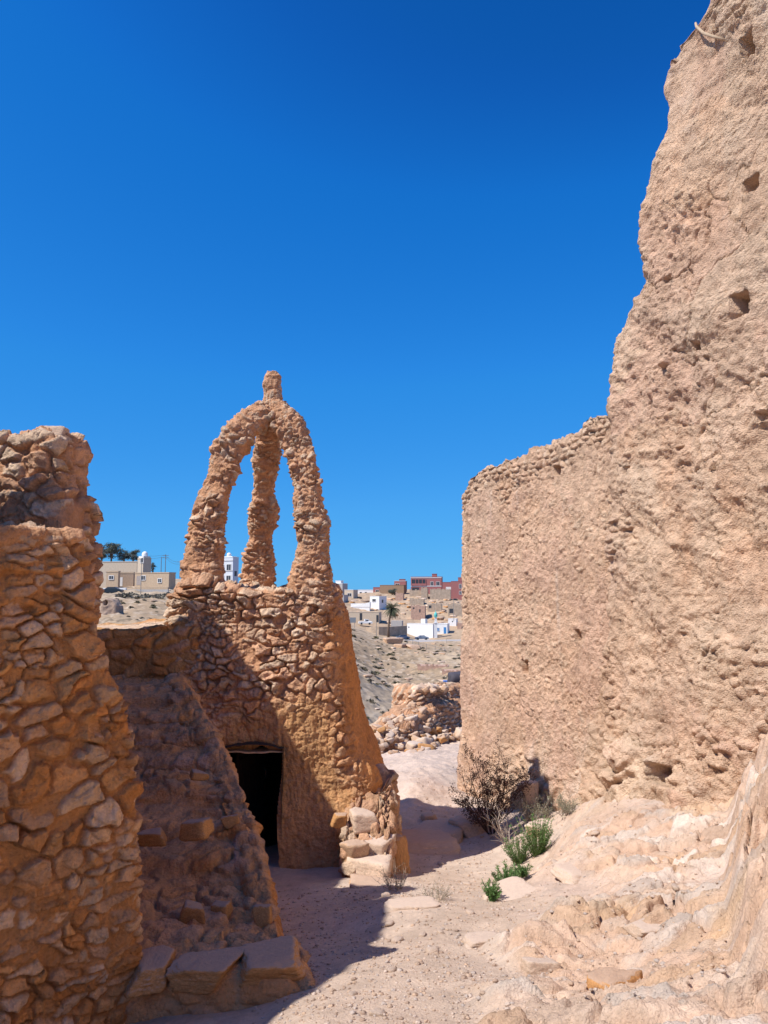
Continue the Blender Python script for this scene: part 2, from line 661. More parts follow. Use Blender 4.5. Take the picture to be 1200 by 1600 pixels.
def zdetail(x, y, z):
    P = (x, y, z * 0 + .5)
    m = rockmask(x, y)
    yy = np.maximum(y, 1.6)
    near = 1 - sstep(20, 40, y)
    h = fbm(P, .8, 3, 3) * .05 + fbm(P, 5, 3, 4) * .012 * near
    # bedrock plates
    dust = sstep(-.1, .45, fbm(P, .9, 2, 77)) * sstep(4.2, 5.2, y) * (1 - sstep(7.5, 8.5, y))
    wx = fbm(P, 2, 3, 21) * .16
    wy = fbm(P, 2, 3, 22) * .16
    ed, r, lx, ly = vor(x + wx + .4 * y, y + wy, .52, .40, 31, .95)
    pl = sstep(0, .05, ed) * (.25 + .9 * hrnd(r, 1)) + ((hrnd(r, 2) - .5) * lx + (hrnd(r, 3) - .5) * ly) * 1.2
    rg = fbm(P, 3, 4, 23, .6, True)
    if (m > 0).any():
        hs_, bs_, rs_, es_ = stones(x + .4 * y, y * .9, (x, y, z * 0), .25, .19, 37, .055, gap=.10, warp=.7, recess=.08, fill=.30)
        mudb = sstep(0, .4, fbm(P, 1.3, 3, 38)) * .6
        rock0 = hs_ * (1 - mudb)
        r, ed = rs_, 1 - bs_ * (1 - mudb)
    else:
        rock0 = 0
    rock = (rock0 + .035 * pl + .022 * rg + .016 * fbm(P, 9, 4, 24, .6, True) + .03 * fbm(P, 1.6, 2, 25)) * (1 - .85 * dust)
    ft = np.interp(y, [0, 2, 2.9, 4, 5, 6, 7.2], [.9, 1.0, 1.23, 1.68, 2.1, 2.55, 3.1])
    st = sstep(0, .12, x - ft) * (1 - sstep(6.4, 7.4, y))
    if np.ndim(x) == 2:
        jj = slice(0, x.shape[0])
        hq, bq, rq, eq = stones(y * 1.0, z * 1.0, (x, y, z), .30, .20, 33, .13, gap=.14, warp=.6, fill=.25)
        h = h + st * hq * .7
    h = h + st * (ledges(fbm((x, y, z * 1.2), 2.6, 6, 27, .62), 5, .08) * .05 + fbm((x, y, z), 7, 4, 28, .6, True) * .03)
    h = h + sstep(9.5, 12, y) * (1 - sstep(24, 30, y)) * ledges(fbm((x, y * 1.3, z * 0), 1.3, 5, 29, .6), 5, .15) * .07
    h = h + m * rock + m * (1 - .85 * dust) * ledges(fbm((x + .5 * y, y, z * 0), 2.0, 5, 26, .6), 5, .10) * .05
    # far slopes
    far = sstep(22, 60, y)
    road = 1 - .93 * sstep(205, 222, y) * (1 - sstep(262, 280, y)) * sstep(-.10, -.04, x / yy)
    h = h + far * road * (fbm((x, y, z * 0), .06, 5, 41, .55) * np.clip(yy * .004, 0, .8) + fbm((x, y, z * 0), .35, 4, 42, .6, True) * .35 + fbm((x * .25, y, z * 0), .12, 3, 43, .5, True) * .5 * sstep(130, 200, y))
    return h, m, dust, r, ed


# flatten the floor in front of the doorway etc. is left to the base
def build_ground():
    xs = [0.0]
    d = .013
    while xs[-1] < 90:
        xs.append(xs[-1] + (d if xs[-1] < 1.9 else d * (1 + (xs[-1] - 1.9) * .55)))
    xp = np.array(xs)
    xn = [0.0]
    while xn[-1] < 90:
        xn.append(xn[-1] + (d if xn[-1] < 1.1 else d * (1 + (xn[-1] - 1.1) * .8)))
    xn = -np.array(xn[1:])[::-1]
    X0 = np.concatenate([xn, xp])
    ys = [2.0]
    while ys[-1] < 3500:
        y = ys[-1]
        ys.append(y + (.013 if y < 6.5 else .013 * (y / 6.5) ** 1.12 if y < 400 else 40))
    yb = [-80, -50, -30, -20, -12, -8, -5, -3, -1.5, -.5, 0, .4, .7, 1, 1.2, 1.4, 1.6, 1.75, 1.9]
    Y0 = np.concatenate([yb, ys])
    sc = np.interp(np.clip(Y0, 0, 1e9), [0, 7, 5000], [1, 1, 5000 / 7])
    X = X0[None, :] * sc[:, None]
    Y = Y0[:, None] + 0 * X
    Z = zbase(X, Y)
    h, m, dust, r, ed = zdetail(X, Y, Z)
    Z = Z + h
    P = (X, Y, Z * 0)
    n1 = fbm(P, .7, 4, 61)
    n2 = fbm(P, 6, 3, 62)
    gr = np.array([.56, .425, .325])
    c = np.ones(X.shape + (3,), np.float32) * gr
    c = mixc(c, np.array([.62, .49, .39]), sstep(0, .8, n1))
    c = mixc(c, np.array([.50, .37, .28]), sstep(.1, .9, -n1) * .7)
    # slope behind: warmer and paler
    back = sstep(9.5, 12, Y) * (1 - sstep(24, 30, Y))
    c = mixc(c, np.array([.60, .46, .37]), back)
    # bedrock colours
    rc = stone_cols(r, [[.58, .42, .31], [.60, .48, .39], [.58, .39, .26], [.62, .50, .41], [.57, .40, .29]])
    rc = mixc(rc, WTAN * np.array([.96, .98, 1.02]), np.clip(ed, 0, 1) * .8)
    rc = mixc(rc, WHITE, sstep(.25, .7, fbm(P, 2.2, 3, 63)) * .35)
    rc = mixc(rc, np.array([.54, .43, .34]), sstep(.35, .6, fbm(P, 1.7, 3, 66)) * .4)
    rc = mixc(rc, np.array([.62, .38, .19]), sstep(.45, .8, fbm(P, 1.9, 3, 64)) * .4)
    rc = mixc(rc, np.array([.57, .43, .345]), dust * .8)
    c = mixc(c, rc, m)
    ft = np.interp(Y, [0, 2, 2.9, 4, 5, 6, 7.2], [.9, 1.0, 1.23, 1.68, 2.1, 2.55, 3.1])
    c = mixc(c, WTAN * .98, sstep(-.05, .12, X - ft) * sstep(-.3, .4, fbm(P, 2.0, 3, 67)) * (1 - sstep(6.4, 7.4, Y)) * .8)
    # far slopes: greyer earth
    far = sstep(24, 40, Y)
    fc = np.array([.38, .275, .18]) + 0 * c
    fc = mixc(fc, np.array([.45, .345, .24]), sstep(-.1, .7, fbm((X, Y, Z * 0), .05, 4, 71)))
    fc = mixc(fc, np.array([.25, .185, .125]), sstep(.15, .8, fbm((X, Y, Z * 0), .3, 4, 72)) * .6)
    fc = mixc(fc, np.array([.20, .155, .105]), sstep(.35, .6, fbm((X, Y, Z * 0), 1.1, 3, 73)) * .75)
    fc = mixc(fc, np.array([.52, .42, .32]), sstep(.4, .7, fbm((X, Y * .6, Z * 0), .9, 3, 74)) * .7)
    vill = sstep(225, 262, Y)
    fc = mixc(fc, np.array([.46, .33, .225]), vill * .6)
    dw = sstep(80, 95, Y) * (1 - sstep(105, 135, Y)) * sstep(-.08, -.02, X / np.maximum(Y, 1))
    fc = mixc(fc, np.array([.38, .31, .235]), dw * .5)
    c = mixc(c, fc, far)
    H, W = X.shape
    i = np.arange(H - 1)[:, None]
    j = np.arange(W - 1)[None, :]
    f = np.stack([i * W + j, i * W + j + 1, (i + 1) * W + j + 1, (i + 1) * W + j], -1).reshape(-1, 4)
    o = mesh_np('ground', np.stack([X, Y, Z], -1), f, M_GROUND, c)
    tag(o, kind='structure')
    print('ground verts', X.size)


build_ground()


def zg(x, y):
    x, y = np.array([float(x)]), np.array([float(y)])
    z = zbase(x, y)
    return float((z + zdetail(x, y, z)[0])[0])


def hit(px, py, d0=2.2, d1=40):
    """first point of the ground along a sight line"""
    D = np.exp(np.linspace(math.log(d0), math.log(d1), 400))
    u = at(px, py, 1.0)
    x, z = u.x * D, EYE + (u.z - EYE) * D
    g = zbase(x, D)
    g = g + zdetail(x, D, g)[0]
    i = int(np.argmax(z <= g)) if (z <= g).any() else len(D) - 1
    return Vector((x[i], D[i], g[i]))


# ------------------------------------------------------------------ right: low plastered wall and tall ruined wall
def rel_plaster(P, U, V, seed, chip=1.0, coarse=1.0):
    """weathered mud render: pits, crusts and small stones showing"""
    h = fbm(P, 1.1, 3, seed) * .035 * coarse
    h = h + fbm(P, 4.5, 4, seed + 1, .6) * .018 * coarse
    wx = fbm(P, 9, 2, seed + 2) * .03
    ed, r, lx, ly = vor(U + wx, V - wx, .060, .042, seed + 3)
    on = (hrnd(r, 1) < .45).astype(np.float32)
    reg = sstep(-.35, .35, fbm(P, 1.3, 3, seed + 5))
    peb = sstep(.02, .3, ed) * (.3 + hrnd(r, 2)) + (hrnd(r, 3) - .5) * lx + (hrnd(r, 6) - .7) * ly
    h = h + peb * on * .013 * chip * (.35 + .65 * reg)
    fl = fbm((U * .7, V * 1.4, P[..., 2] * 0), 22, 3, seed + 7, .6, True)
    h = h + fl * .006 * chip
    return h, r, on * sstep(.05, .3, ed), reg


def pit(U, V, u0, v0, wu, wv, deep, P, seed=0):
    n = fbm(P, 14, 2, seed + 300) * .35
    q = np.maximum(np.abs((U - u0) / wu), np.abs((V - v0) / wv)) + n * .45
    return -deep * sstep(1.08, .88, q)


A0 = at(722, 1240, 12.9)
SD = Vector((.343, -.939, 0)).normalized()
WD = Vector((-SD.y, SD.x, 0))
SDn, WDn = np.array(SD), np.array(WD)
OA = np.array([A0.x, A0.y, 0])


def on_wall(px, py, off=0.0):
    """(s, z) where the sight line of a pixel meets the wall face"""
    d = at(px, py, 1.0) - Vector((0, 0, EYE))
    o = Vector((A0.x, A0.y, 0)) + WD * off
    k = WD.dot(Vector((o.x, o.y, 0))) / WD.dot(Vector((d.x, d.y, 0)))
    p = Vector((0, 0, EYE)) + d * k
    return (p - o).dot(SD), p.z


def low_wall():
    L, T = 5.2, .75
    top = [on_wall(px, py) for px, py in ((724, 775), (735, 745), (760, 736), (800, 722), (845, 703), (880, 690), (905, 668), (935, 656), (952, 640))]
    sx = [0] + [t[0] for t in top] + [L]
    sz = [top[0][1] - .03] + [t[1] for t in top] + [top[-1][1]]
    print('low wall top', top)
    fs, fw = ring_rect(L, T, .09, [(0, .013), (4.4, .05)], .12, .06)
    ts = np.linspace(0, 1, 430)
    zb = -1.1

    def shape(FS, FW, t, k):
        s = FS * L
        zt = np.interp(s, sx, sz) + .05 * np.sin(s * 9) * .6 + .03 * np.sin(s * 23)
        z = zb + t * (zt - zb)
        bat = np.interp(z, [-1.1, .4, 1, 5.2], [-.10, -.06, 0, .06])
        wv_ = FW * T
        wv_ = wv_ + (1 - FW) * bat
        z = z + k * (1 - .4 * k) * .12
        P = OA + s[..., None] * SDn + wv_[..., None] * WDn
        P[..., 2] = z
        return P

    pits = []
    for px, py, a, b, dp in ((819, 1042, .085, .09, .32), (902, 993, .065, .065, .25), (868, 735, .07, .06, .12)):
        s, z = on_wall(px, py)
        pits.append((s, z, a, b, dp))

    def relief(U, V, P, FS, FW, t, k):
        S = FS * L
        h, r, peb, reg = rel_plaster(P, S + FW * T, V, 110)
        topz = np.interp(S, sx, sz)
        crown = sstep(.62, .35, topz - V + fbm(P, 1.5, 2, 118) * .22)
        crown = np.maximum(crown, k > 0)
        hs, body, r2, ed = stones(S + FW * T + k, V + k * .4, P, .15, .085, 120, .05, recess=.12)
        foot = sstep(1.15, .55, V + fbm(P, 1.2, 2, 119) * .5) * sstep(.6, 1.6, S)
        hf, bodyf, rf, edf = stones(S, V, P, .34, .22, 130, .10, gap=.3, warp=.6)
        h = h * (1 - .6 * crown) + hs * crown * .9 + hf * foot * .7
        h = h - (sstep(.1, .9, crown) - 1) * .02
        c = mixc(WTAN * 1.0, PALE, peb * (hrnd(r, 4) * .8))
        c = mixc(c, WTAN * .86, sstep(.0, .8, fbm(P, 2, 3, 121)) * .55)
        c = mixc(c, PINK, sstep(.1, .7, fbm(P, .9, 3, 122)) * .5)
        c = mixc(c, mixc(WTAN * .85, stone_cols(r2, [WTAN, PALE, WTAN * 1.08]), body), crown)
        wp = sstep(.05, .35, fbm(P, 1.6, 3, 123)) * foot
        c = mixc(c, WHITE, wp * .8)
        c = mixc(c, PALE, foot * .35)
        c = mixc(c, np.array([.58, .35, .21]), sstep(0, .5, fbm(P, 1.2, 3, 143)) * .55)
        e5, r5, lx5, ly5 = vor(S + fbm(P, 5, 2, 144) * .04, V + fbm(P, 5, 2, 145) * .03, .12, .08, 146)
        on5 = (hrnd(r5, 1) < .16) * sstep(.12, .2, e5) * (1 - crown)
        h = h + on5 * .014
        c = mixc(c, stone_cols(r5, [PALE, PALE * 1.05, WTAN * 1.08]), on5 * .7)
        ec, rc_, _, _ = vor(S + fbm(P, 1.6, 4, 151, .6) * .35, V + fbm(P, 1.6, 4, 152, .6) * .35, .95, .75, 153, .95, 1)
        h = h - np.exp(-(ec / .014) ** 2) * sstep(.1, .35, fbm(P, .9, 2, 154)) * .025
        c = mixc(c, stone_cols(rc_, [WTAN * .92, WTAN * 1.03, PALE * .95, [.61, .37, .225]]), .25 * np.ones_like(h))
        lg = ledges(fbm(P, 1.5, 5, 141, .6), 4, .12)
        h = h + lg * .022 * (1 - crown)
        c = mixc(c, PINK * 1.06, sstep(.1, .5, lg) * .5 * (1 - crown))
        stq = fbm((S * 3.0, V * .35, V * 0), 1.0, 4, 142, .6)
        c = mixc(c, WTAN * .82, sstep(.15, .7, stq) * .55 * sstep(2.5, 4.5, V))
        c = mixc(c, WHITE, sstep(.35, .7, -stq) * .35)
        for s0, z0, a, b, dp in pits:
            h = h + pit(S, V, s0, z0, a, b, dp, P) * (FW < .1)
            c = mixc(c, WTAN * .8, np.exp(-((S - s0) / (a * .9)) ** 2) * sstep(z0, z0 - .1, V) * sstep(z0 - .9, z0 - .1, V) * .5)
        # opening at the foot beside the dry bush
        s0, z0 = on_wall(853, 1240)
        return h, c

    o, _, _ = block('plastered_wall', fs, fw, ts, shape, relief, M_WALL)
    tag(o, 'long lower sand-coloured mud-plastered wall with crumbling rubble top, left of the towering wall', 'wall')
    # buttress stones at foot come later


def tall_wall():
    OFF = -.20
    O2 = OA + WDn * OFF
    L, T = 16.5, 1.0
    edge = [on_wall(px, py, OFF) for px, py in ((1075, -6), (1060, 30), (1035, 62), (1014, 95), (1010, 130), (1014, 190), (1000, 250), (985, 300), (978, 345), (982, 400), (980, 440), (958, 490), (946, 540), (943, 640), (950, 700), (952, 860), (950, 1000), (935, 1160), (920, 1300))]
    ez = [e[1] for e in edge][::-1]
    es = [e[0] for e in edge][::-1]
    print('tall edge', edge[0], edge[-1])
    ztop0 = edge[0][1]
    sN = [es[0], edge[0][0], edge[0][0] + .25, edge[0][0] + .6, edge[0][0] + 1.5, edge[0][0] + 3, 20]
    zN = [ztop0, ztop0, ztop0 + .25, ztop0 + .5, ztop0 + .9, ztop0 + 1.1, ztop0 + 1.2]
    fs, fw = ring_rect(L, T, .16, [(0, .0135), (4.1, .04), (5.5, .1), (9, .2)], .3, .08)
    ts = np.linspace(0, 1, 620)
    zb = -.6

    def shape(FS, FW, t, k):
        # local top, found from the right end of the row
        z1 = zb + t * (ztop0 + .0 - zb)
        lo = np.interp(z1, ez, es)
        s = lo + FS * (L - 0)
        zt = np.interp(s, sN, zN)
        z = zb + t * (zt - zb)
        s = np.interp(z, ez, es) * 1.0 + FS * L
        bat = np.interp(z, [-.6, .4, 1.2, 2.2, 3.5, 10.5], [-.75, -.55, -.28, -.08, 0, .25])
        bat = bat * np.clip((s - 3.3) / 1.2, .15, 1)
        wv_ = FW * T + (1 - FW) * bat
        z = z + k * (1 - .3 * k) * .2
        P = O2 + s[..., None] * SDn + wv_[..., None] * WDn
        P[..., 2] = z
        return P

    pits = []
    for px, py, a, b, dp in ((1148, 475, .085, .10, .3), (1146, 64, .075, .10, .24), (1086, 540, .04, .04, .1), (981, 735, .04, .04, .12), (1158, 285, .10, .07, .14), (1030, 75, .06, .12, .12), (1075, 1208, .16, .09, .2), (1024, 435, .05, .03, .06), (1100, 560, .03, .03, .05), (1005, 1200, .06, .08, .16), (931, 1195, .05, .07, .16), (1190, 650, .06, .04, .1), (1060, 700, .07, .02, .06)):
        s, z = on_wall(px, py, OFF)
        pits.append((s, z, a, b, dp))

    def relief(U, V, P, FS, FW, t, k):
        S = (P[..., :2] - O2[:2]) @ SDn[:2]
        UU = S + FW * T
        h, r, peb, reg = rel_plaster(P, UU, V, 210, 1.0, 1.35)
        # hand-laid crusts of render, streaky and torn
        cr = fbm((UU * .9 + V * .3, V, P[..., 2] * 0), 3.0, 5, 214, .6, True)
        big = fbm(P, .8, 3, 215)
        smooth = sstep(.15, .6, fbm(P, .75, 2, 231) + .25 * sstep(4.5, 7.5, V))
        h = h * (1 - .55 * smooth) + cr * .035 * (1 - .5 * smooth) + big * .07
        # exposed masonry
        ex = sstep(.05, .4, fbm(P, .9, 3, 216) - .42 - .1 * sstep(3, 7, V) + .9 * sstep(2.4, .8, V))
        hs, body, r2, ed = stones(UU, V, P, .17, .10, 220, .05, recess=.1, warp=.5)
        hb, bodyb, rb, edb = stones(UU, V, P, .42, .26, 240, .13, gap=.3, warp=.7, recess=.15)
        foot = sstep(2.0, 1.0, V + fbm(P, .9, 2, 219) * .5)
        h = h + hs * ex * (1 - foot * .7) + hb * foot * .9
        c = mixc(WTAN * 1.0, PALE, peb * (hrnd(r, 4) * .7))
        c = mixc(c, WTAN * .80, sstep(.0, .8, fbm(P, 1.7, 3, 221)) * .55)
        c = mixc(c, PINK * 1.12, sstep(.0, .6, fbm(P, .6, 3, 222)) * .4)
        c = mixc(c, mixc(WTAN * .86, stone_cols(r2, [WTAN, PALE, WTAN * 1.08, PINK]), body), ex * .7)
        c = mixc(c, mixc(PALE * .95, stone_cols(rb, [PALE, PINK, WHITE, WTAN * 1.1, PALE * 1.05]), bodyb), foot * .85)
        c = mixc(c, WHITE, sstep(.35, .7, fbm(P, 1.4, 3, 223)) * (.2 + .6 * foot))
        c = mixc(c, WHITE * .95, sstep(.2, .6, fbm((UU * 1.6, V * .5, V * 0), 1.2, 3, 224)) * .55 * sstep(7.5, 8.5, V))
        c = mixc(c, WTAN * .97, smooth * .5)
        c = mixc(c, np.array([.62, .365, .215]), sstep(-.1, .5, fbm((UU * .7, V * .7, V * 0), .8, 3, 261)) * sstep(1.6, 2.6, V) * .65)
        c = mixc(c, np.array([.60, .47, .37]), sstep(-.1, .4, fbm(P, .9, 3, 262)) * sstep(7.0, 8.4, V) * .7)
        e5, r5, lx5, ly5 = vor(UU + fbm(P, 5, 2, 263) * .05, V + fbm(P, 5, 2, 264) * .04, .15, .095, 265)
        on5 = (hrnd(r5, 1) < .22) * sstep(.12, .2, e5) * sstep(-.5, .2, fbm(P, .7, 2, 266))
        h = h + on5 * (.5 + .5 * (hrnd(r5, 2) - .5) * lx5 * 2) * .028
        c = mixc(c, stone_cols(r5, [PALE, PALE * 1.05, WTAN * 1.08]), on5 * .75)
        lf = fbm((UU * .8 + V * .35, V * .8 - UU * .2, P[..., 2] * 0), 1.5, 6, 251, .62)
        lg = ledges(lf, 4.5, .10)
        ec, rc_, _, _ = vor(UU + fbm(P, 1.6, 4, 271, .6) * .35, V + fbm(P, 1.6, 4, 272, .6) * .35, .85, .70, 273, .95, 1)
        crk = np.exp(-(ec / .016) ** 2) * sstep(.0, .3, fbm(P, .8, 2, 274))
        h = h - crk * .035
        c = mixc(c, stone_cols(rc_, [WTAN * .9, WTAN * 1.04, PALE * .97, [.63, .385, .235], PINK * 1.12]), .38 * np.ones_like(h))
        lg2 = ledges(fbm(P, 4.5, 5, 253, .6), 4, .14)
        h = h + lg * .045 + lg2 * .014 * (1 - .6 * smooth)
        c = mixc(c, PALE * .97, sstep(-.1, .5, lg) * .4)
        c = mixc(c, WTAN * .86, sstep(.2, .6, -lf) * .4)
        stq = fbm((UU * 2.2, V * .3, V * 0), 1.0, 4, 252, .6)
        c = mixc(c, WTAN * .84, sstep(.15, .7, stq) * .45)
        c = mixc(c, PALE, sstep(.3, .7, -stq) * .35)
        for s0, z0, a, b, dp in pits:
            h = h + pit(S, V, s0, z0, a, b, dp, P, 7) * (FW < .1)
            c = mixc(c, WTAN * .72, np.exp(-((S - s0) / (a * .9)) ** 2) * sstep(z0, z0 - .1, V) * sstep(z0 - 1.1, z0 - .1, V) * .5)
        return h, c

    root = empty('ruined_tall_wall', tuple(O2 + SDn * 4) )
    o, _, _ = block('wall_masonry', fs, fw, ts, shape, relief, M_WALL)
    o.parent = root
    o.matrix_parent_inverse = Matrix.Translation(-Vector(root.location))
    # old branch sticking out of the render near the top
    mb = MB()
    pts = []
    for (px, py, out) in ((1061, 28, -.02), (1070, 36, .04), (1083, 47, .05), (1098, 52, .05), (1112, 56, .0)):
        s, z = on_wall(px, py, OFF)
        p = Vector(O2) + SD * s - WD * (out + .0)
        p.z = z
        # follow the batter
        p += WD * (.25 * (z - 3.5) / 7)
        pts.append(p)
    mb.tube(pts, [.012, .014, .016, .015, .012], 7)
    b = mb.build('timber', M_WOODP, None, True)
    b.parent = root
    b.matrix_parent_inverse = Matrix.Translation(-Vector(root.location))
    tag(root, 'towering ruined stone and mud wall with putlog holes filling the right edge', 'wall')


low_wall()
tall_wall()


# ------------------------------------------------------------------ left: near rubble wall
def planar_shape(O, S, W, L, T, edgeL, edgeR, sx, sz, zb, batf, crown=.1):
    O, S, W = np.array(O, float), np.array(S, float), np.array(W, float)

    def shape(FS, FW, t, k):
        zt0 = np.interp(FS * L, sx, sz)
        z = zb + t * (zt0 - zb)
        lo, hi = np.interp(z, *edgeL), np.interp(z, *edgeR)
        s = lo + FS * (hi - lo)
        wv_ = FW * T + (1 - FW) * batf(z, s)
        zz = z + k * (1 - .4 * k) * crown
        P = O + s[..., None] * S + wv_[..., None] * W
        P[..., 2] = zz
        return P
    return shape


def near_left_wall():
    pL, pR = at(0, 950, 3.62), at(215, 950, 4.10)
    S = (pR - pL)
    S.z = 0
    S.normalize()
    W = Vector((-S.y, S.x, 0))
    O = Vector((pR.x, pR.y, 0)) - S * 2.6
    T = .95

    def sz_(px, py):
        d = at(px, py, 1) - Vector((0, 0, EYE))
        k = W.dot(O) / W.dot(Vector((d.x, d.y, 0)))
        p = Vector((0, 0, EYE)) + d * k
        return (p - O).dot(S), p.z
    er = [sz_(a - 13, b) for a, b in ((124, 688), (124, 760), (134, 790), (136, 850), (146, 960), (160, 1020), (190, 1075), (203, 1160), (213, 1260), (213, 1400), (208, 1600))]
    ez = [e[1] for e in er][::-1]
    es = [e[0] for e in er][::-1]
    ez = [0.6] + ez
    es = [es[0]] + es
    print('left wall edge', er[0], er[-1])
    L = 2.6
    top = [sz_(*a) for a in ((0, 824), (40, 826), (80, 833), (120, 838), (150, 846))]
    k = L / er[3][0]
    sx = [0, top[0][0] * k - .4] + [a[0] * k for a in top]
    sz = [top[0][1] + .05, top[0][1] + .03] + [a[1] for a in top]
    zled = sz_(75, 838)[1]
    T = 1.5
    fs, fw = ring_rect(L, T, .07, [(0, .05), (1.40, .0062)], .08, .03)
    ts = np.linspace(0, 1, 400)

    def bat(z, s):
        return np.interp(z, [.6, zled - .25, zled - .04, zled + .03], [-.16, -.05, -.03, -.03])
    shape = planar_shape(O, S, W, L, T, ([0, 1], [0, 0]), (ez, es), sx, sz, .7, bat, .03)

    def relief(U, V, P, FS, FW, t, k_):
        S_ = (P - np.array(O)) @ np.array(S)
        W_ = (P - np.array(O)) @ np.array(W)
        UU = S_ + W_ * 1.0
        up = sstep(zled - .15, zled + .1, V)
        hs, body, r, ed = stones(UU, V + k_ * .3, P, .185, .105, 310, .05, gap=.09, warp=.55, recess=.06, fill=.12)
        h2, body2, r2, ed2 = stones(UU, V + k_ * .3, P, .11, .055, 330, .034, gap=.12, warp=.6, fill=.3)
        mixm = sstep(-.25, .1, fbm(P, 2.2, 2, 331))
        mud = sstep(.0, .45, fbm(P, 1.7, 3, 332) + .15 * up - .35 * sstep(zled - .2, zled - .9, V))
        h = hs * mixm + h2 * (1 - mixm)
        body = body * mixm + body2 * (1 - mixm)
        h = h * (1 - .75 * mud) + fbm(P, 6, 4, 333, .6) * .012 + fbm(P, 22, 3, 334, .6, True) * .0035
        h = h + mud * fbm(P, 9, 4, 336, .65, True) * .014
        h = h - sstep(.06, .0, np.abs(V - zled + .08 + fbm(P, 3, 2, 335) * .03)) * .02
        sc = stone_cols(np.where(mixm > .5, r, r2), [ORANGE * 1.0, [.64, .36, .19], [.66, .33, .13], [.68, .42, .24], [.56, .32, .18], [.62, .30, .12], [.70, .46, .29]])
        scu = stone_cols(np.where(mixm > .5, r, r2), [PALE * .95, TAN * 1.05, PALE, TAN])
        c = mixc(mixc(np.array([.54, .255, .10]), sc, body * (1 - .6 * mud)), mixc(MORTAR * 1.1, scu, body), up)  # warm shade tint below the ledge, pale sunlit palette above, both as colour
        c = mixc(c, GREY, (hrnd(r, 13) < .04) * body * mixm * .6)
        return h, c
    root = empty('near_rubble_wall', (O.x + S.x * 1.5, O.y, .8))
    o, P, N = block('lower_masonry', fs, fw, ts, shape, relief, M_MASON, None, ncap=40, capin=.1)
    adopt(o, root)
    # upper stage, set back and facing the sun a little
    qa, qb = at(-60, 840, 5.55), at(134, 840, 5.25)
    S2 = Vector((qb.x - qa.x, qb.y - qa.y, 0)).normalized()
    W2 = Vector((-S2.y, S2.x, 0))
    O2 = Vector((qb.x, qb.y, 0)) - S2 * 1.9

    def sz2(px, py):
        d = at(px, py, 1) - Vector((0, 0, EYE))
        k = W2.dot(O2) / W2.dot(Vector((d.x, d.y, 0)))
        p = Vector((0, 0, EYE)) + d * k
        return (p - O2).dot(S2), p.z
    e2 = [sz2(a - 54, b) for a, b in ((133, 690), (132, 730), (134, 765), (147, 788), (151, 850), (153, 900))][::-1]
    t2 = [sz2(*a) for a in ((-60, 680), (0, 686), (30, 689), (50, 682), (66, 684), (80, 692))]
    L2, T2 = e2[-1][0], .42
    fs, fw = ring_rect(L2, T2, .07, [(0, .05), (L2 - .75, .0085)], .06, .02)
    ts = np.linspace(0, 1, 260)
    shape = planar_shape(O2, S2, W2, L2, T2, ([0, 1], [0, 0]), ([e[1] for e in e2], [e[0] for e in e2]), [a[0] for a in t2], [a[1] for a in t2], 1.6, lambda z, s: np.interp(z, [3.3, 4.2], [0, .05]), .05)

    def relief2(U, V, P, FS, FW, t, k_):
        UU = P[..., 0] + P[..., 1]
        hs, body, r, ed = stones(UU, V + k_ * .3, P, .19, .12, 340, .055, gap=.10, warp=.6, recess=.06, fill=.3)
        h = hs + fbm(P, 5, 4, 341, .6) * .02 + fbm(P, 1.6, 2, 342) * .04
        c = mixc(MORTAR * 1.1, stone_cols(r, [PALE, TAN * 1.08, PALE * .95, TAN]), body)
        return h, c
    o, _, _ = block('upper_masonry', fs, fw, ts, shape, relief2, M_MASON, None, ncap=30, capin=.1)
    adopt(o, root)
    tag(root, 'nearest rough rubble wall with broken stepped top at the left edge', 'wall')
    return O, S, W, sz_, top


NLW = near_left_wall()


# ------------------------------------------------------------------ rocks
_rock_cache = {}


def rock_mesh(seed, mat, sub=4, nplanes=13, rough=.055, aspect=(1, 1, 1)):
    key = (seed, mat.name, sub, aspect)
    if key in _rock_cache:
        return _rock_cache[key]
    import bmesh
    bm = bmesh.new()
    bmesh.ops.create_icosphere(bm, subdivisions=sub, radius=1)
    m = bpy.data.meshes.new('rock')
    bm.to_mesh(m)
    bm.free()
    n = len(m.vertices)
    co = np.empty(n * 3, np.float32)
    m.vertices.foreach_get('co', co)
    co = co.reshape(-1, 3)
    rs = np.random.RandomState(seed)
    nn = rs.normal(size=(nplanes, 3))
    nn[0] = (0, 0, 1)
    nn[1] = (0, 0, -1)
    for q_, ax in enumerate(((1, 0, 0), (-1, 0, 0), (0, 1, 0), (0, -1, 0))):
        nn[2 + q_] = np.array(ax) + rs.normal(size=3) * .22
    nn /= np.linalg.norm(nn, axis=1)[:, None]
    dd = rs.uniform(.80, 1.12, nplanes)
    dd[:6] = rs.uniform(.60, .74, 6)
    dots = co @ nn.T
    tt = np.where(dots > .05, dd[None] / np.maximum(dots, .05), 1e9)
    srt = np.sort(tt, axis=1)
    t = srt[:, 0] - .03 * np.exp(-(srt[:, 1] - srt[:, 0]) * 26)
    co = co * t[:, None]
    co *= 1 + rough * (fbm(co + seed * 3.3, 2.2, 5, seed, .62) * 1.2 + .6 * fbm(co + seed * 1.3, 4.5, 4, seed + 3, .6, True))[:, None]
    co *= 1.25
    co *= np.array(aspect)
    m.vertices.foreach_set('co', co.ravel())
    m.polygons.foreach_set('use_smooth', np.ones(len(m.polygons), bool))
    m.materials.append(mat)
    m.update()
    _rock_cache[key] = m
    return m


def rock(name, loc, size, seed, mat, rz=0, tilt=(0, 0), sub=4, parent=None, aspect=(1, 1, 1)):
    o = bpy.data.objects.new(name, rock_mesh(seed, mat, sub, aspect=aspect))
    o.location = loc
    o.scale = size if hasattr(size, '__len__') else (size,) * 3
    o.rotation_euler = (tilt[0], tilt[1], rz)
    return link(o, parent)


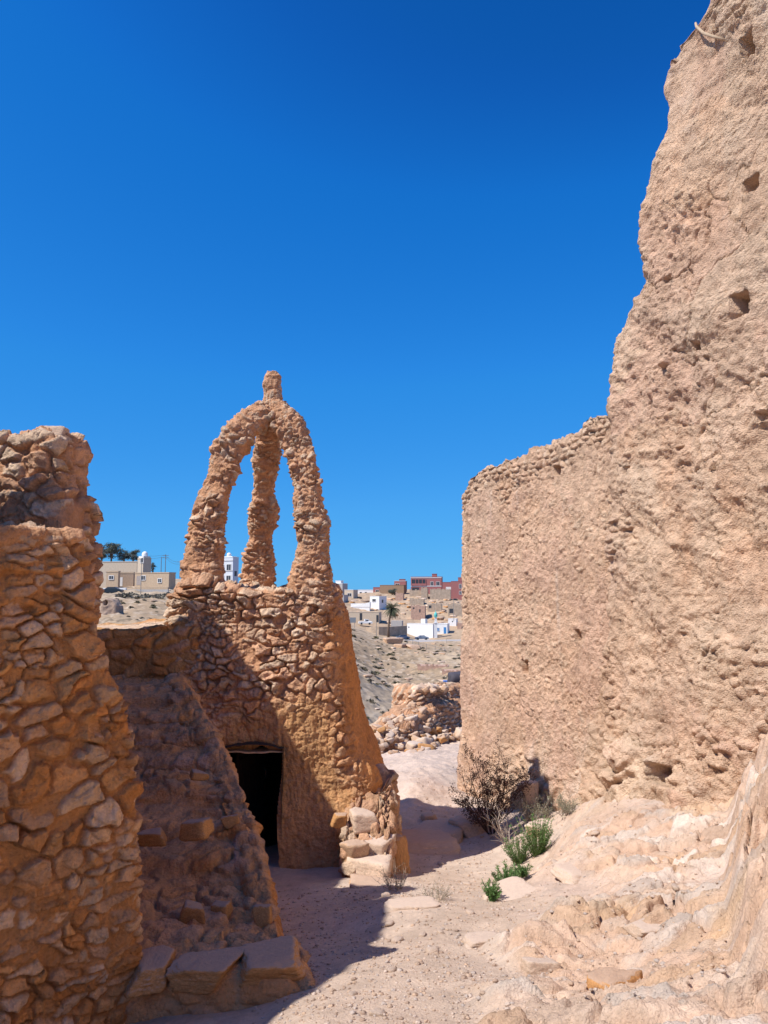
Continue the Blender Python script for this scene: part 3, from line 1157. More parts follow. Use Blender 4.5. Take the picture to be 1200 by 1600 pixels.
# loose cap stone on the near wall
O_, S_, W_, szf, top_ = NLW
s0, z0 = szf(83, 681)
p = at(84, 678, 5.55)
o = rock('capstone', (p.x, p.y, p.z), (.105, .09, .06), 5, M_ROCKP, .2)
tag(o, 'pale angular stone lying on top of the nearest rubble wall', 'stone')

# ------------------------------------------------------------------ unseen wall on the left, outline shaped to cast the courtyard's shade
def shade_wall():
    L, T = 12.6, .8
    x0 = -4.95
    O = (x0, 7.9, 0)     # front faces -y? here the long face looks to +x
    S, W = (0, 1, 0), (-1, 0, 0)
    # run: s measured towards +y from y=-4.7
    O = (-4.08, -4.7, 0)
    yy = [-4.7, 1.5, 1.6, 1.9, 2.15, 2.58, 3.0, 4.0, 4.45, 4.54, 5.3, 6.0, 6.6, 7.35, 7.52, 7.62, 7.74, 7.85, 7.9]
    zz = [.2, .2, 3.3, 3.33, 3.58, 3.66, 3.68, 3.75, 3.65, 2.5, 2.55, 2.85, 2.95, 3.05, 2.85, 2.3, 1.8, 1.1, .9]  # low end lets sun reach the ground for warm bounce
    sx = [y + 4.7 for y in yy]
    sz = [z + EYE for z in zz]
    fs, fw = ring_rect(L, T, .08, [(0, .06), (6, .035)], .1, .06)
    ts = np.linspace(0, 1, 130)
    shape = planar_shape(O, S, W, L, T, ([0, 1], [0, 0]), ([0, 1], [L, L]), sx, sz, -.4, lambda z, s: 0 * z, .06)

    def relief(U, V, P, FS, FW, t, k):
        hs, body, r, ed = stones(P[..., 1] + P[..., 0], V, P, .22, .13, 410, .05)
        return hs + fbm(P, 2, 4, 411) * .03, mixc(MORTAR, stone_cols(r, [TAN, ORANGE, PALE * .95]), body)
    o, _, _ = block('shade_caster', fs, fw, ts, shape, relief, M_MASON)
    tag(o, 'unseen tall stone wall at the left, outline shaped to shade the yard', 'wall')


shade_wall()

# ------------------------------------------------------------------ tower with doorway and three arching legs
TW = empty('domed_kiln_tower', (-1.25, 9.2, zg(-1.25, 8.0)))




def tower():
    lv = [(1400, 640, 7.95), (1340, 622, 8.0), (1290, 606, 8.05), (1240, 598, 8.1), (1200, 587, 8.15), (1170, 573, 8.2), (1130, 562, 8.25), (1080, 553, 8.3), (1000, 540, 8.38), (950, 527, 8.43), (922, 519, 8.46)]
    zs, xr, yf = [], [], []
    for py, px, D in lv:
        q = at(px, py, D + .55)
        zs.append(q.z)
        xr.append(q.x)
        yf.append(D)
    zb, ztop = -.15, at(400, 926, 8.46).z
    zl = [-.2, .5, 1.5, 2.4, ztop]
    xl = [-2.55, -2.5, -2.45, -2.40, at(272, 925, 8.6).x]
    Dep = 2.1
    fs, fw = ring_rect(2.3, 2.1, .30, [(0, .0095)], .09, .02)
    ts = np.linspace(0, 1, 360)
    # door opening polygon in (x,z) of the front face
    dl = at(352, 1180, 8.15).x
    dr = at(436, 1200, 8.15).x
    dt = at(400, 1177, 8.15).z
    dbm = at(430, 1357, 8.05).z

    def shape(FS, FW, t, k):
        z = zb + t * (ztop - zb)
        a, b = np.interp(z, zl, xl), np.interp(z, zs, xr)
        f = np.interp(z, zs, yf)
        x = a + FS * (b - a)
        # slightly bowed front
        bow = .16 * ((FS - .5) * 2) ** 2 * (1 - FW)
        rise = np.exp(-((x - at(318, 920, 8.6).x) / .22) ** 2) * .10 + np.exp(-((x - at(492, 920, 8.6).x) / .2) ** 2) * .08
        z = z + rise * sstep(.75, 1, t) * sstep(.8, .1, FW)
        y = f + bow + FW * (Dep + (8.46 - f))
        z = z + k * .05
        return np.stack([x, y, z], -1)

    def relief(U, V, P, FS, FW, t, k):
        zz = V
        UU = P[..., 0] + P[..., 1]
        hs, body, r, ed = stones(UU, V + k * .3, P, .175, .095, 510, .075, gap=.12, warp=.7, recess=.08, fill=.34)
        h2, body2, r2, ed2 = stones(UU, V + k * .3, P, .10, .055, 530, .045, gap=.12, warp=.7, fill=.3)
        mm = sstep(-.2, .2, fbm(P, 2.2, 2, 531) + .25)
        h = hs * mm + h2 * (1 - mm)
        body = body * mm + body2 * (1 - mm)
        # smooth mud render round the doorway and low down on the right
        x = P[..., 0]
        dxn = (x - (dl + dr) / 2 - .12)
        d = np.sqrt((dxn / 1.0) ** 2 + (np.maximum(zz - .6, 0) / 1.3) ** 2)
        pl = sstep(1.12, .82, d + fbm(P, 1.7, 3, 532) * .22)
        side = sstep(.75, 1.0, FS) * sstep(2.9, 2.2, zz + fbm(P, 1.5, 2, 534) * .4) * sstep(-.05, .05, FW)
        pl = np.maximum(pl, side)
        pl = np.maximum(pl, .75 * sstep(-1.7, -2.2, x) * sstep(2.6, 1.8, zz))
        mudn = sstep(.15, .55, fbm(P, 2.0, 3, 533)) * .6
        pl2 = np.maximum(pl, mudn)
        h = h * (1 - .9 * pl2) + pl * (.01 + fbm((UU * 3.0, V * .6, V * 0), 7, 4, 535, .6) * .014) + fbm(P, 1.2, 2, 536) * .06 + fbm(P, 6, 4, 537, .6) * .015
        h = h + fbm(P, 14, 4, 538, .65, True) * .011
        # soft hollow around the door (arched niche)
        h = h - .12 * sstep(1.0, .35, d) * (FW < .2)
        sc = stone_cols(np.where(mm > .5, r, r2), [PALE, TAN * 1.1, PALE * 1.04, TAN * 1.05, PALE * .93])
        c = mixc(MORTAR * 1.14, sc, body * (1 - .6 * pl2))
        c = mixc(c, np.array([.58, .32, .14]), pl * .8)  # mud render, pushed orange to carry the warm shade
        c = mixc(c, ORANGE * 1.05, side * .6)  # golden shade of the right side put into the colour
        return h, c

    def keep(U, V, P):
        x, y, z = P[..., 0], P[..., 1], P[..., 2]
        cx, hw = (dl + dr) / 2, (dr - dl) / 2
        bulge = .02 * np.sin(z * 6)
        top = dt + .055 * np.exp(-((x - at(405, 1170, 8.15).x) / .09) ** 2)
        ins = (np.abs(x - cx) < hw + bulge) & (z < top) & (z > dbm - .12) & (y < 8.9)
        return ~ins
    o, P, N = block('tower_body', fs, fw, ts, shape, relief, M_MASON, None, ncap=40, capin=.45, keep=keep)
    adopt(o, TW)
    # jambs and dark room behind the opening
    import bmesh
    bm = bmesh.new()
    y0, y1, y2 = 8.02, 8.62, 10.0
    cx = (dl + dr) / 2

    def loop(y, gx, gz):
        pts = []
        a, b = dl - gx, dr + gx
        lo, hi = dbm - .12 - gz * .2, dt + .03 + gz
        nseg = 14
        for i in range(nseg):
            pts.append((a, lo + (hi - lo) * i / nseg))
        for i in range(nseg):
            q = i / nseg
            pts.append((a + (b - a) * q, hi + .05 * math.sin(q * math.pi)))
        for i in range(nseg):
            pts.append((b, hi + (lo - hi) * i / nseg))
        for i in range(nseg):
            pts.append((b + (a - b) * i / nseg, lo))
        rnd = random.Random(3)
        return [bm.verts.new((p[0] + rnd.uniform(-.006, .006), y, p[1] + rnd.uniform(-.006, .006))) for p in pts]
    A = loop(y0 + .12, .03, .01)
    A2 = loop(y0 + .3, .028, .015)
    B = loop(y1, .035, .02)
    C = loop(y1 + .01, .45, .25)
    D_ = loop(y2, .45, .25)
    for a, b in ((A, A2), (A2, B), (B, C), (C, D_)):
        for i in range(len(a)):
            j = (i + 1) % len(a)
            bm.faces.new((a[i], a[j], b[j], b[i]))
    bm.faces.new(D_)
    m = bpy.data.meshes.new('doorway_interior')
    bm.to_mesh(m)
    bm.free()
    m.materials.append(M_INT)
    oi = bpy.data.objects.new('doorway_interior', m)
    link(oi)
    adopt(oi, TW)
    # lintel plank and a half-open plank door inside
    mb = MB()
    n = 14
    vs, fsx = [], []
    for i in range(n + 1):
        q = i / n
        x = dl - .03 + (dr - dl + .06) * q
        zc = dt + .004 + .006 * math.sin(q * 9)
        for (yy, z) in ((8.19, zc - .010), (8.19, zc + .006), (8.42, zc + .010), (8.42, zc - .012)):
            vs.append((x, yy + .005 * math.sin(q * 14), z + .003 * math.sin(q * 23 + yy)))
    for i in range(n):
        for k in range(4):
            fsx.append((i * 4 + k, (i + 1) * 4 + k, (i + 1) * 4 + (k + 1) % 4, i * 4 + (k + 1) % 4))
    fsx += [(0, 1, 2, 3), (n * 4 + 3, n * 4 + 2, n * 4 + 1, n * 4)]
    mb.add(vs, fsx)
    adopt(mb.build('lintel', M_WOODP), TW)
    mb = MB()
    M = Matrix.Translation((dl + .04, 8.66, dbm - .05)) @ Matrix.Rotation(R(70), 4, 'Z')
    for i in range(5):
        mb.box((i * .13, 0, 0), (i * .13 + .122, .03, 1.25), M)
    mb.box((0, -.03, .25), (.64, -.002, .34), M)
    mb.box((0, -.03, .9), (.64, -.002, .99), M)
    dr_ = adopt(mb.build('door', M_WOODD), TW)
    hb = MB()
    hp = M @ Vector((.5, -.06, .72))
    hb.tube([M @ Vector((.5, -.035, .66)), M @ Vector((.5, -.07, .70)), M @ Vector((.5, -.07, .76)), M @ Vector((.5, -.035, .80))], .008, 6)
    h = hb.build('handle', mat_plain('worn_iron', (.25, .22, .2), .5, .1, 30, .8), None, True)
    adopt(h, dr_)
    return ztop


ZT = tower()


def tube_stone(name, path, rads, flat=.92, seed=1, n=150, ds=.011, root=None, amp=.046, cu=.17, cv=.085, squareness=3.0):
    """path: list of Vector, rads: list of (rx, ry); layered-stone pillar"""
    P0 = np.array([list(p) for p in path])
    seg = np.linalg.norm(np.diff(P0, axis=0), axis=1)
    cum = np.concatenate([[0], np.cumsum(seg)])
    m = int(cum[-1] / ds)
    q = np.linspace(0, cum[-1], m)
    C = np.stack([np.interp(q, cum, P0[:, i]) for i in range(3)], -1)
    ker = np.exp(-np.linspace(-2, 2, 31) ** 2)
    ker /= ker.sum()
    pad = np.pad(C, ((15, 15), (0, 0)), mode='reflect', reflect_type='odd')
    C = np.stack([np.convolve(pad[:, i], ker, 'valid') for i in range(3)], -1)
    rx = np.interp(q, cum, [r[0] for r in rads])
    ry = np.interp(q, cum, [r[1] for r in rads])
    T = np.gradient(C, axis=0)
    T /= np.linalg.norm(T, axis=1)[:, None]
    ref = np.array([0, 1.0, 0])
    A = np.cross(ref, T)
    A /= np.linalg.norm(A, axis=1)[:, None]
    B = np.cross(T, A)
    th = np.linspace(0, 2 * math.pi, n, endpoint=False) + math.pi / 2     # seam at the back
    cth, sth = np.cos(th), np.sin(th)
    k = (np.abs(cth) ** squareness + np.abs(sth) ** squareness) ** (-1 / squareness)
    ex = k * cth
    ey = k * sth
    P = C[:, None] + A[:, None] * (rx[:, None] * ex)[..., None] + B[:, None] * (ry[:, None] * ey)[..., None]
    # close the ends
    k0 = np.linspace(0, 1, 10)[:-1]
    botc = [C[0] + (P[0] - C[0]) * s for s in k0]
    topc = [C[-1] + (P[-1] - C[-1]) * s + T[-1] * .02 * (1 - s) for s in k0[::-1]]
    P = np.concatenate([np.array(botc), P, np.array(topc)])
    N = grid_normals(P)
    if (N[len(P) // 2] * (P[len(P) // 2] - C[m // 2])).sum() < 0:
        P = P[:, ::-1]
        N = grid_normals(P)
    U = (np.arange(n) / n * 2 * math.pi * .19)[None, :] + np.zeros(P.shape[:2])
    qq = np.concatenate([np.full(9, 0), q, np.full(9, q[-1])])
    V = qq[:, None] + np.zeros(P.shape[:2])
    hs, body, r, ed = stones(U, V, P, cu, cv, seed, amp, gap=.2, warp=.7, recess=.1)
    h2, body2, r2, ed2 = stones(U, V, P, cu * .55, cv * .5, seed + 40, amp * .55, gap=.2, warp=.7)
    mm = sstep(-.2, .3, fbm(P, 4, 2, seed + 5))
    mud = sstep(.0, .5, fbm(P, 3.2, 3, seed + 6)) * .75
    h = (hs * mm + h2 * (1 - mm)) * (1 - .6 * mud) - amp * .45
    h = h + fbm(P, 3.0, 3, seed + 7) * .045 + fbm(P, 14, 4, seed + 8, .65, True) * .009
    body = body * mm + body2 * (1 - mm)
    c = mixc(MORTAR * 1.14, stone_cols(np.where(mm > .5, r, r2), [TAN * 1.08, PALE, PALE * .93, TAN]), body * (1 - .6 * mud))
    o = mesh_np(name, P + N * h[..., None], ring_faces(P.shape[0], P.shape[1]), M_MASON, c)
    return adopt(o, root)


def leg(pts, seed, name='arch_leg'):
    path, rads = [], []
    for px, py, D, wpx in pts:
        p = at(px, py, D)
        path.append(p)
        r = wpx * .5 * D / F * .84
        rads.append((r, max(r * .85, .12)))
    return tube_stone(name, path, rads, seed=seed, root=TW)


leg([(306, 950, 8.72, 78), (312, 915, 8.72, 74), (319, 880, 8.72, 64), (325, 830, 8.73, 58), (334, 775, 8.75, 56), (349, 725, 8.78, 55), (372, 680, 8.85, 56), (398, 650, 8.95, 52), (424, 638, 9.05, 44)], 610)
leg([(489, 950, 8.72, 80), (487, 915, 8.72, 72), (489, 880, 8.72, 64), (488, 820, 8.73, 58), (480, 765, 8.76, 52), (471, 715, 8.8, 48), (459, 680, 8.87, 48), (444, 655, 8.95, 46), (424, 640, 9.05, 44)], 640)
leg([(400, 955, 10.1, 66), (401, 915, 10.1, 62), (405, 880, 10.05, 54), (410, 820, 9.95, 44), (413, 770, 9.8, 42), (417, 720, 9.6, 40), (420, 680, 9.4, 42), (423, 655, 9.15, 44)], 670)
# finial stone on the crown
fin = [at(424, 648, 9.05), at(424, 628, 9.05), at(425, 618, 9.05), at(426, 600, 9.05), at(426, 588, 9.05), at(426, 580, 9.05)]
tube_stone('finial', fin, [(.13, .12), (.105, .10), (.10, .095), (.108, .10), (.10, .09), (.065, .06)], seed=690, n=90, ds=.008, root=TW, amp=.016, cu=.25, cv=.3, squareness=2.4)
def buttress():
    L, T = .40, 1.5
    O = (-.37, 7.55, 0)
    fs, fw = ring_rect(L, T, .12, [(0, .010)], .05, .014)
    ts = np.linspace(0, 1, 110)
    zt = [(7.55, -2.50), (7.7, -2.38), (7.9, -2.22), (8.2, -2.12), (8.6, -2.0), (9.3, -1.9)]

    def shape(FS, FW, t, k):
        y = O[1] + FW * T
        top = np.interp(y, [a for a, b in zt], [b for a, b in zt]) + EYE - .05 * FS
        z = -.4 + t * (top + .4)
        x = O[0] + FS * L + .16 * (1 - t) * (FS - .3) + .05 * (y - 7.6)
        y = y - .18 * (1 - t) * (1 - FW)
        return np.stack([x, y, z + k * .04], -1)

    def relief(U, V, P, FS, FW, t, k):
        hs, body, r, ed = stones(U, V + k * .3, P, .20, .13, 560, .05, gap=.12, warp=.5, fill=.2)
        return hs + fbm(P, 3, 4, 561, .6) * .03, mixc(np.array([.50, .30, .17]), stone_cols(r, [TAN * 1.1, TAN, PALE * .95]), body)
    o, _, _ = block('buttress', fs, fw, ts, shape, relief, M_MASON, None, ncap=26, capin=.3)
    adopt(o, TW)


buttress()
tag(TW, 'rough stone tower with dark doorway and three arching legs carrying a knob', 'tower')


# ------------------------------------------------------------------ terrace wall left of the tower (roof the stair leads to)
def terrace():
    L, T = 2.9, 2.2
    O = Vector((-4.9, 8.42, 0))
    ztop = at(215, 984, 8.42).z
    fs, fw = ring_rect(L, T, .08, [(0, .04), (1.3, .0105)], .09, .05)
    ts = np.linspace(0, 1, 230)
    sx = [0, 1.6, 1.9, 2.2, 2.5, L]
    sz = [ztop - .02, ztop - .02, ztop, ztop + .01, ztop + .04, ztop + .10]
    shape = planar_shape(O, (1, 0, 0), (0, 1, 0), L, T, ([0, 1], [0, 0]), ([0, 1], [L, L]), sx, sz, -.3, lambda z, s: (z - 2.5) * .05, .0)

    def relief(U, V, P, FS, FW, t, k):
        UU = P[..., 0] + P[..., 1] * (FW > 0)
        hs, body, r, ed = stones(UU, V + k * P[..., 1], P, .24, .14, 710, .05, gap=.2, warp=.5)
        pl = sstep(-.1, .5, fbm(P, 1.5, 3, 711)) * .8
        top = k > .1
        h = hs * (1 - pl * .7) * np.where(top, .15, 1) + fbm(P, 5, 4, 712, .6) * .02 + fbm(P, 1, 2, 713) * .05
        c = mixc(np.array([.54, .29, .12]), stone_cols(r, [ORANGE, TAN, [.58, .32, .14]]), body * (1 - pl * .6))
        c = mixc(c, PALE * 1.02 + 0 * c, top * .9)
        return h, c
    o, _, _ = block('terrace_building', fs, fw, ts, shape, relief, M_MASON, None, ncap=60, capin=.2)
    tag(o, 'low flat-roofed rubble building between the nearest wall and the three-legged tower', 'building')


terrace()


# ------------------------------------------------------------------ stairway
def stair():
    root = empty('stone_stairway', tuple(at(330, 1560, 4.0)))
    # centre line climbs to the back left; right edge given by pixels
    ctl = [(488, 1545, 3.92), (474, 1500, 4.15), (436, 1460, 4.5), (420, 1405, 5.1), (405, 1335, 5.6), (388, 1275, 6.05), (365, 1215, 6.5), (335, 1150, 6.95), (300, 1085, 7.5), (285, 1070, 7.9), (280, 1060, 8.42)]
    pr = [at(*c) for c in ctl]
    seg = [0]
    for a, b in zip(pr[:-1], pr[1:]):
        seg.append(seg[-1] + math.hypot(b.x - a.x, b.y - a.y))
    Lt = seg[-1]
    n = 420
    v = np.linspace(0, Lt, n)
    ex = np.interp(v, seg, [p.x for p in pr])
    ey = np.interp(v, seg, [p.y for p in pr])
    ez = np.interp(v, seg, [p.z for p in pr])
    # steps: quantise the climb
    nst = 7
    tt = v / Lt
    zz0, zz1 = ez[0], ez[-1]
    fr = (ez - zz0) / (zz1 - zz0) * nst + .22 * np.sin(v * 3.1 + 1)
    fr = np.clip(fr, 0, nst)
    base = np.floor(fr)
    f = fr - base
    zst = zz0 + (base + sstep(.0, .30, f) * .98 + f * .02) / nst * (zz1 - zz0)
    zst = zst * .6 + ez * .4
    # profile across: left end, tread, curb, side down to the ground
    uw = np.concatenate([np.linspace(-1.9, -.16, 150), np.linspace(-.15, .0, 24), np.linspace(.012, 1.0, 80)])
    X = np.empty((n, len(uw)))
    Y = X.copy()
    Z = X.copy()
    gz = np.array([float(zbase(a, b)) for a, b in zip(ex, ey)])
    for j, u in enumerate(uw):
        if u <= 0:
            X[:, j] = ex + u
            Y[:, j] = ey + u * -.08
            curb = .10 * sstep(-.17, -.09, u) * sstep(.5, 1.2, v)
            Z[:, j] = zst * (1 - sstep(-.12, -.06, u) * .6) + ez * sstep(-.12, -.06, u) * .6 - .04 + curb * .6
        else:
            X[:, j] = ex + .16 * u ** .9 * sstep(0, .3, v) + .05 * u * (1 - sstep(0, .3, v))
            Y[:, j] = ey - .0
            Z[:, j] = ez - .02 + (gz - .25 - ez) * u
    # front end: extrude down (first rows)
    K = 60
    fr_ = np.linspace(1, 0, K, endpoint=False)
    Xf = X[0][None] + 0 * fr_[:, None]
    Yf = Y[0][None] - .10 * fr_[:, None]
    Zf = Z[0][None] + (gz[0] - .3 - Z[0][None]) * fr_[:, None]
    P = np.stack([np.vstack([Xf, X]), np.vstack([Yf, Y]), np.vstack([Zf, Z])], -1)
    du = np.gradient(P, axis=1)
    dv = np.gradient(P, axis=0)
    N = np.cross(du, dv)
    N /= np.maximum(np.linalg.norm(N, axis=2, keepdims=True), 1e-9)
    UU = P[..., 0] + 0 * P[..., 1]
    VV = P[..., 1] * .7 + P[..., 2]
    sidem = (uw > 0)[None, :] * np.ones((P.shape[0], 1))
    hs, body, r, ed = stones(UU + sidem * P[..., 1], VV, P, .21, .13, 810, .05, gap=.10, warp=.6, recess=.06, fill=.38)
    mud = sstep(-.1, .4, fbm(P, 1.8, 3, 811))
    h = hs * .95 * (1 - .65 * mud) * (1 - .7 * sidem) + fbm(P, 1.8, 3, 812, .5) * .04 + fbm(P, 13, 4, 813, .6, True) * .006
    curbm = np.exp(-((uw[None] + .07) / .07) ** 2)
    h = h + curbm * fbm(P, 8, 3, 815) * .03
    c = mixc(np.array([.62, .33, .16]) + 0 * P, stone_cols(r, [ORANGE, TAN, [.48, .30, .18], PINK * .95]), body * (1 - .6 * mud))
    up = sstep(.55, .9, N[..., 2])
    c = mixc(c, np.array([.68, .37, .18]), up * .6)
    c = mixc(c, ORANGE * 1.08, sidem * .7)
    H, W = P.shape[:2]
    i = np.arange(H - 1)[:, None]
    j = np.arange(W - 1)[None, :]
    fq = np.stack([i * W + j, i * W + j + 1, (i + 1) * W + j + 1, (i + 1) * W + j], -1).reshape(-1, 4)
    o = mesh_np('steps', P + N * h[..., None], fq, M_MASON, c)
    adopt(o, root)

    # big dressed slabs of the bottom step and odd stones set in the risers
    def slab(name, a, b, zt, th, y0, y1, seed, mat, rz=0.0):
        nx, ny, nz = 40, 24, 10
        bm_v = []
        # box grid through superquadric mapping
        n1, n2 = 90, 44
        th_ = np.linspace(-math.pi / 2, math.pi / 2, n2)
        ph = np.linspace(0, 2 * math.pi, n1, endpoint=False)
        PH, TH = np.meshgrid(ph, th_)
        e = .09

        def sg(w, m):
            return np.sign(w) * np.abs(w) ** m
        x = sg(np.cos(TH), e) * sg(np.cos(PH), e)
        y = sg(np.cos(TH), e) * sg(np.sin(PH), e)
        z = sg(np.sin(TH), e)
        Q = np.stack([x * (b - a) / 2, y * (y1 - y0) / 2, z * th / 2], -1)
        Nn = grid_normals(Q)
        hh = fbm(Q + seed, 6, 4, seed, .6) * .02 + fbm(Q + seed, 22, 4, seed + 1, .6, True) * .006
        Q = Q * (1 + .14 * np.stack([fbm(Q + seed, 4, 2, seed + 4)] * 3, -1)) + Nn * hh[..., None]
        ob = mesh_np(name, Q, ring_faces(n2, n1), mat, None)
        ob.location = ((a + b) / 2, (y0 + y1) / 2, zt - th / 2)
        ob.rotation_euler = (R(random.uniform(-2, 2)), R(random.uniform(-3, 3)), rz)
        bpy.context.view_layer.update()
        ob.parent = root
        ob.matrix_parent_inverse = root.matrix_basis.inverted()
        return ob
    for px, py, D, sz3, sd, rz_ in ((421, 1503, 4.06, (.175, .155, .060), 71, .08), (317, 1515, 4.02, (.145, .15, .065), 72, -.1), (239, 1515, 4.03, (.10, .15, .062), 73, .15)):
        ob = rock('step_slab', (0, 0, 0), sz3, sd, M_ROCKO, rz_, (R(random.uniform(-2, 2)), R(random.uniform(-2, 2))), 5)
        ob.location = at(px, py, D)
        adopt(ob, root)
    k = 0
    for px, py, D, sx, sz_ in ((306, 1296, 5.42, .12, .07), (362, 1284, 5.82, .07, .05), (240, 1308, 5.45, .09, .05), (310, 1212, 6.15, .07, .035), (300, 1428, 4.72, .08, .06), (345, 1422, 4.85, .07, .05), (412, 1432, 4.72, .06, .07)):
        k += 1
        p = at(px, py, D)
        ob = rock('embedded_stone', (0, 0, 0), (sx, sx * .7, sz_), 40 + k % 5, M_ROCKO, random.uniform(-.4, .4), (random.uniform(-.2, .2), random.uniform(-.2, .2)), 4)
        ob.location = p
        ob.parent = root
        ob.matrix_parent_inverse = root.matrix_basis.inverted()
    tag(root, 'worn shaded stone stairway climbing beside the nearest wall to the flat roof', 'stairway')


stair()

# ------------------------------------------------------------------ boulders around the courtyard
def place_rock(px, py, D, size, seed, mat, label, rz=0, tilt=(0, 0), name='boulder', sink=.0, group=None, cat='boulder', sub=4):
    if D is None:
        p = hit(px, py)
        size = tuple(v * p.y / 6 for v in size)
    else:
        p = at(px, py, D)
    o = rock(name, (p.x, p.y, p.z - sink), size, seed, mat, rz, tilt, sub)
    return tag(o, label, cat, group)


place_rock(566, 1283, 7.88, (.15, .13, .10), 81, M_ROCKP, 'pale rounded stone on top of the rubble foot of the tower', .5, (.2, .1))
place_rock(590, 1325, 7.72, (.13, .12, .11), 82, M_ROCKP, 'pale stone in the middle of the rubble foot of the tower', 1.2, (.1, -.2))
place_rock(556, 1330, 7.62, (.11, .1, .1), 83, M_ROCK, 'tan stone at the inner side of the rubble foot of the tower', 2.2)
place_rock(606, 1345, 8.1, (.12, .22, .34), 13, M_ROCKO, 'narrow ochre rock at the outer right corner of the tower base', .8)
place_rock(577, 1358, 7.6, (.22, .2, .15), 12, M_ROCKP, 'flat-topped sunlit block in front of the tower boulder', .1)
place_rock(578, 1392, 7.2, (.23, .18, .11), 17, M_ROCK, 'low half-shaded block at the edge of the tower forecourt', -.2)
place_rock(532, 1281, 7.85, (.075, .07, .075), 14, M_ROCKO, 'small round orange stone lodged in the corner beside the boulder', 0)
place_rock(655, 1325, None, (.26, .22, .09), 15, M_ROCK, 'broad shaded rock across the path right of the tower', .3)
place_rock(690, 1310, None, (.22, .2, .09), 16, M_ROCK, 'shaded rock left of the dry brown bush', 1.3)
place_rock(735, 1300, None, (.17, .16, .10), 18, M_ROCK, 'dark rock under the dry brown bush', 2.1)
place_rock(670, 1288, None, (.06, .05, .07), 19, M_ROCK, 'small pointed stone on the rim of the shaded hollow', .4)
place_rock(800, 1402, None, (.27, .16, .045), 21, M_ROCKP, 'pale flat slab just below the small green plant', .5, (.12, -.1))
place_rock(640, 1416, None, (.2, .12, .03), 22, M_ROCKP, 'flat pale stone sunk in the path below the dry tuft', .1)
place_rock(845, 1512, None, (.14, .12, .07), 23, M_ROCKP, 'squarish pale stone set in the rocky bank at the bottom', .2, (-.2, .1))
place_rock(905, 1358, None, (.22, .16, .05), 24, M_ROCKP, 'rounded pale bedrock shoulder right of the green shrub', .7, (.1, .1), sink=.05)
place_rock(960, 1560, 3.35, (.10, .09, .11), 25, M_ROCKO, 'orange-stained stone in the bank near the bottom edge', .6)
place_rock(845, 1590, 3.2, (.09, .08, .06), 26, M_ROCKO, 'small orange stone at the foot of the bank, bottom edge', .6)
place_rock(826, 1240, 10.35, (.12, .12, .2), 31, M_ROCKP, 'upright pale stone at the low wall foot behind the bushes', .2)
place_rock(850, 1298, None, (.12, .09, .06), 33, M_ROCKP, 'pale stone among the grey twigs', .8)
place_rock(1010, 1440, None, (.14, .12, .05), 35, M_ROCKP, 'low pale rock in the middle of the bank', .3, sink=.05)
place_rock(760, 1470, None, (.16, .10, .035), 36, M_ROCKP, 'flat cream stone flush with the path at the bank edge', .3)

# small loose stones on the ground (group)
rnd = random.Random(5)
for i in range(46):
    px = rnd.uniform(520, 1080)
    D = rnd.choice([rnd.uniform(3.2, 8), rnd.uniform(3.2, 14)])
    x = ang(px, 1400) * D
    if px > 640 and D > 8 and px > 800:
        continue
    if px < 640 and D > 7:
        continue
    s = rnd.uniform(.010, .026) * (1 + .05 * D)
    o = rock('loose_stone', (x, D, zg(x, D) + s * .2), (s * 1.3, s, s * .7), 50 + i % 6, M_ROCKP, rnd.uniform(0, 6), sub=2)
    tag(o, 'small loose stone on the dusty path and bank', 'stone', 'small loose stones in the yard')

# gravel: uncountable
def gravel():
    rs = np.random.RandomState(3)
    n = 9000
    import bmesh
    bm = bmesh.new()
    bmesh.ops.create_icosphere(bm, subdivisions=1, radius=1)
    bm.verts.ensure_lookup_table()
    V = np.array([v.co[:] for v in bm.verts])
    Fc = np.array([[v.index for v in f.verts] for f in bm.faces])
    bm.free()
    D = 2.7 + rs.rand(n) ** 1.4 * 10
    a = rs.uniform(-.16, .42, n)
    x = a * D
    m = rockmask(x, D)
    keep = (rs.rand(n) > m * .6) & ~((D > 7.2) & (a < .04))
    x, D = x[keep], D[keep]
    n = len(x)
    zz = zbase(x, D)
    zz = zz + zdetail(x, D, zz)[0]
    s = .0028 + .0085 * rs.rand(n) ** 4 + .0004 * D
    sc = np.stack([s * rs.uniform(.8, 1.5, n), s * rs.uniform(.8, 1.5, n), s * rs.uniform(.5, .9, n)], -1)
    jit = rs.uniform(.75, 1.25, (n, len(V), 1))
    ang_ = rs.uniform(0, 6.28, n)
    c, sn = np.cos(ang_), np.sin(ang_)
    W = V[None] * jit * sc[:, None]
    Wx = W[..., 0] * c[:, None] - W[..., 1] * sn[:, None] + x[:, None]
    Wy = W[..., 0] * sn[:, None] + W[..., 1] * c[:, None] + D[:, None]
    Wz = W[..., 2] + (zz + s * .25)[:, None]
    Fq = (Fc[None] + (np.arange(n) * len(V))[:, None, None]).reshape(-1, 3)
    pal = np.array([[.52, .38, .28], [.62, .49, .40], [.44, .31, .23], [.58, .41, .29], [.52, .43, .37]])
    col = np.repeat(pal[rs.randint(0, 5, n)][:, None], len(V), 1)
    o = mesh_np('gravel', np.stack([Wx, Wy, Wz], -1), Fq, M_GROUND, col, smooth=False)
    tag(o, 'fine gravel and grit scattered over the dusty path', 'gravel', kind='stuff')


gravel()


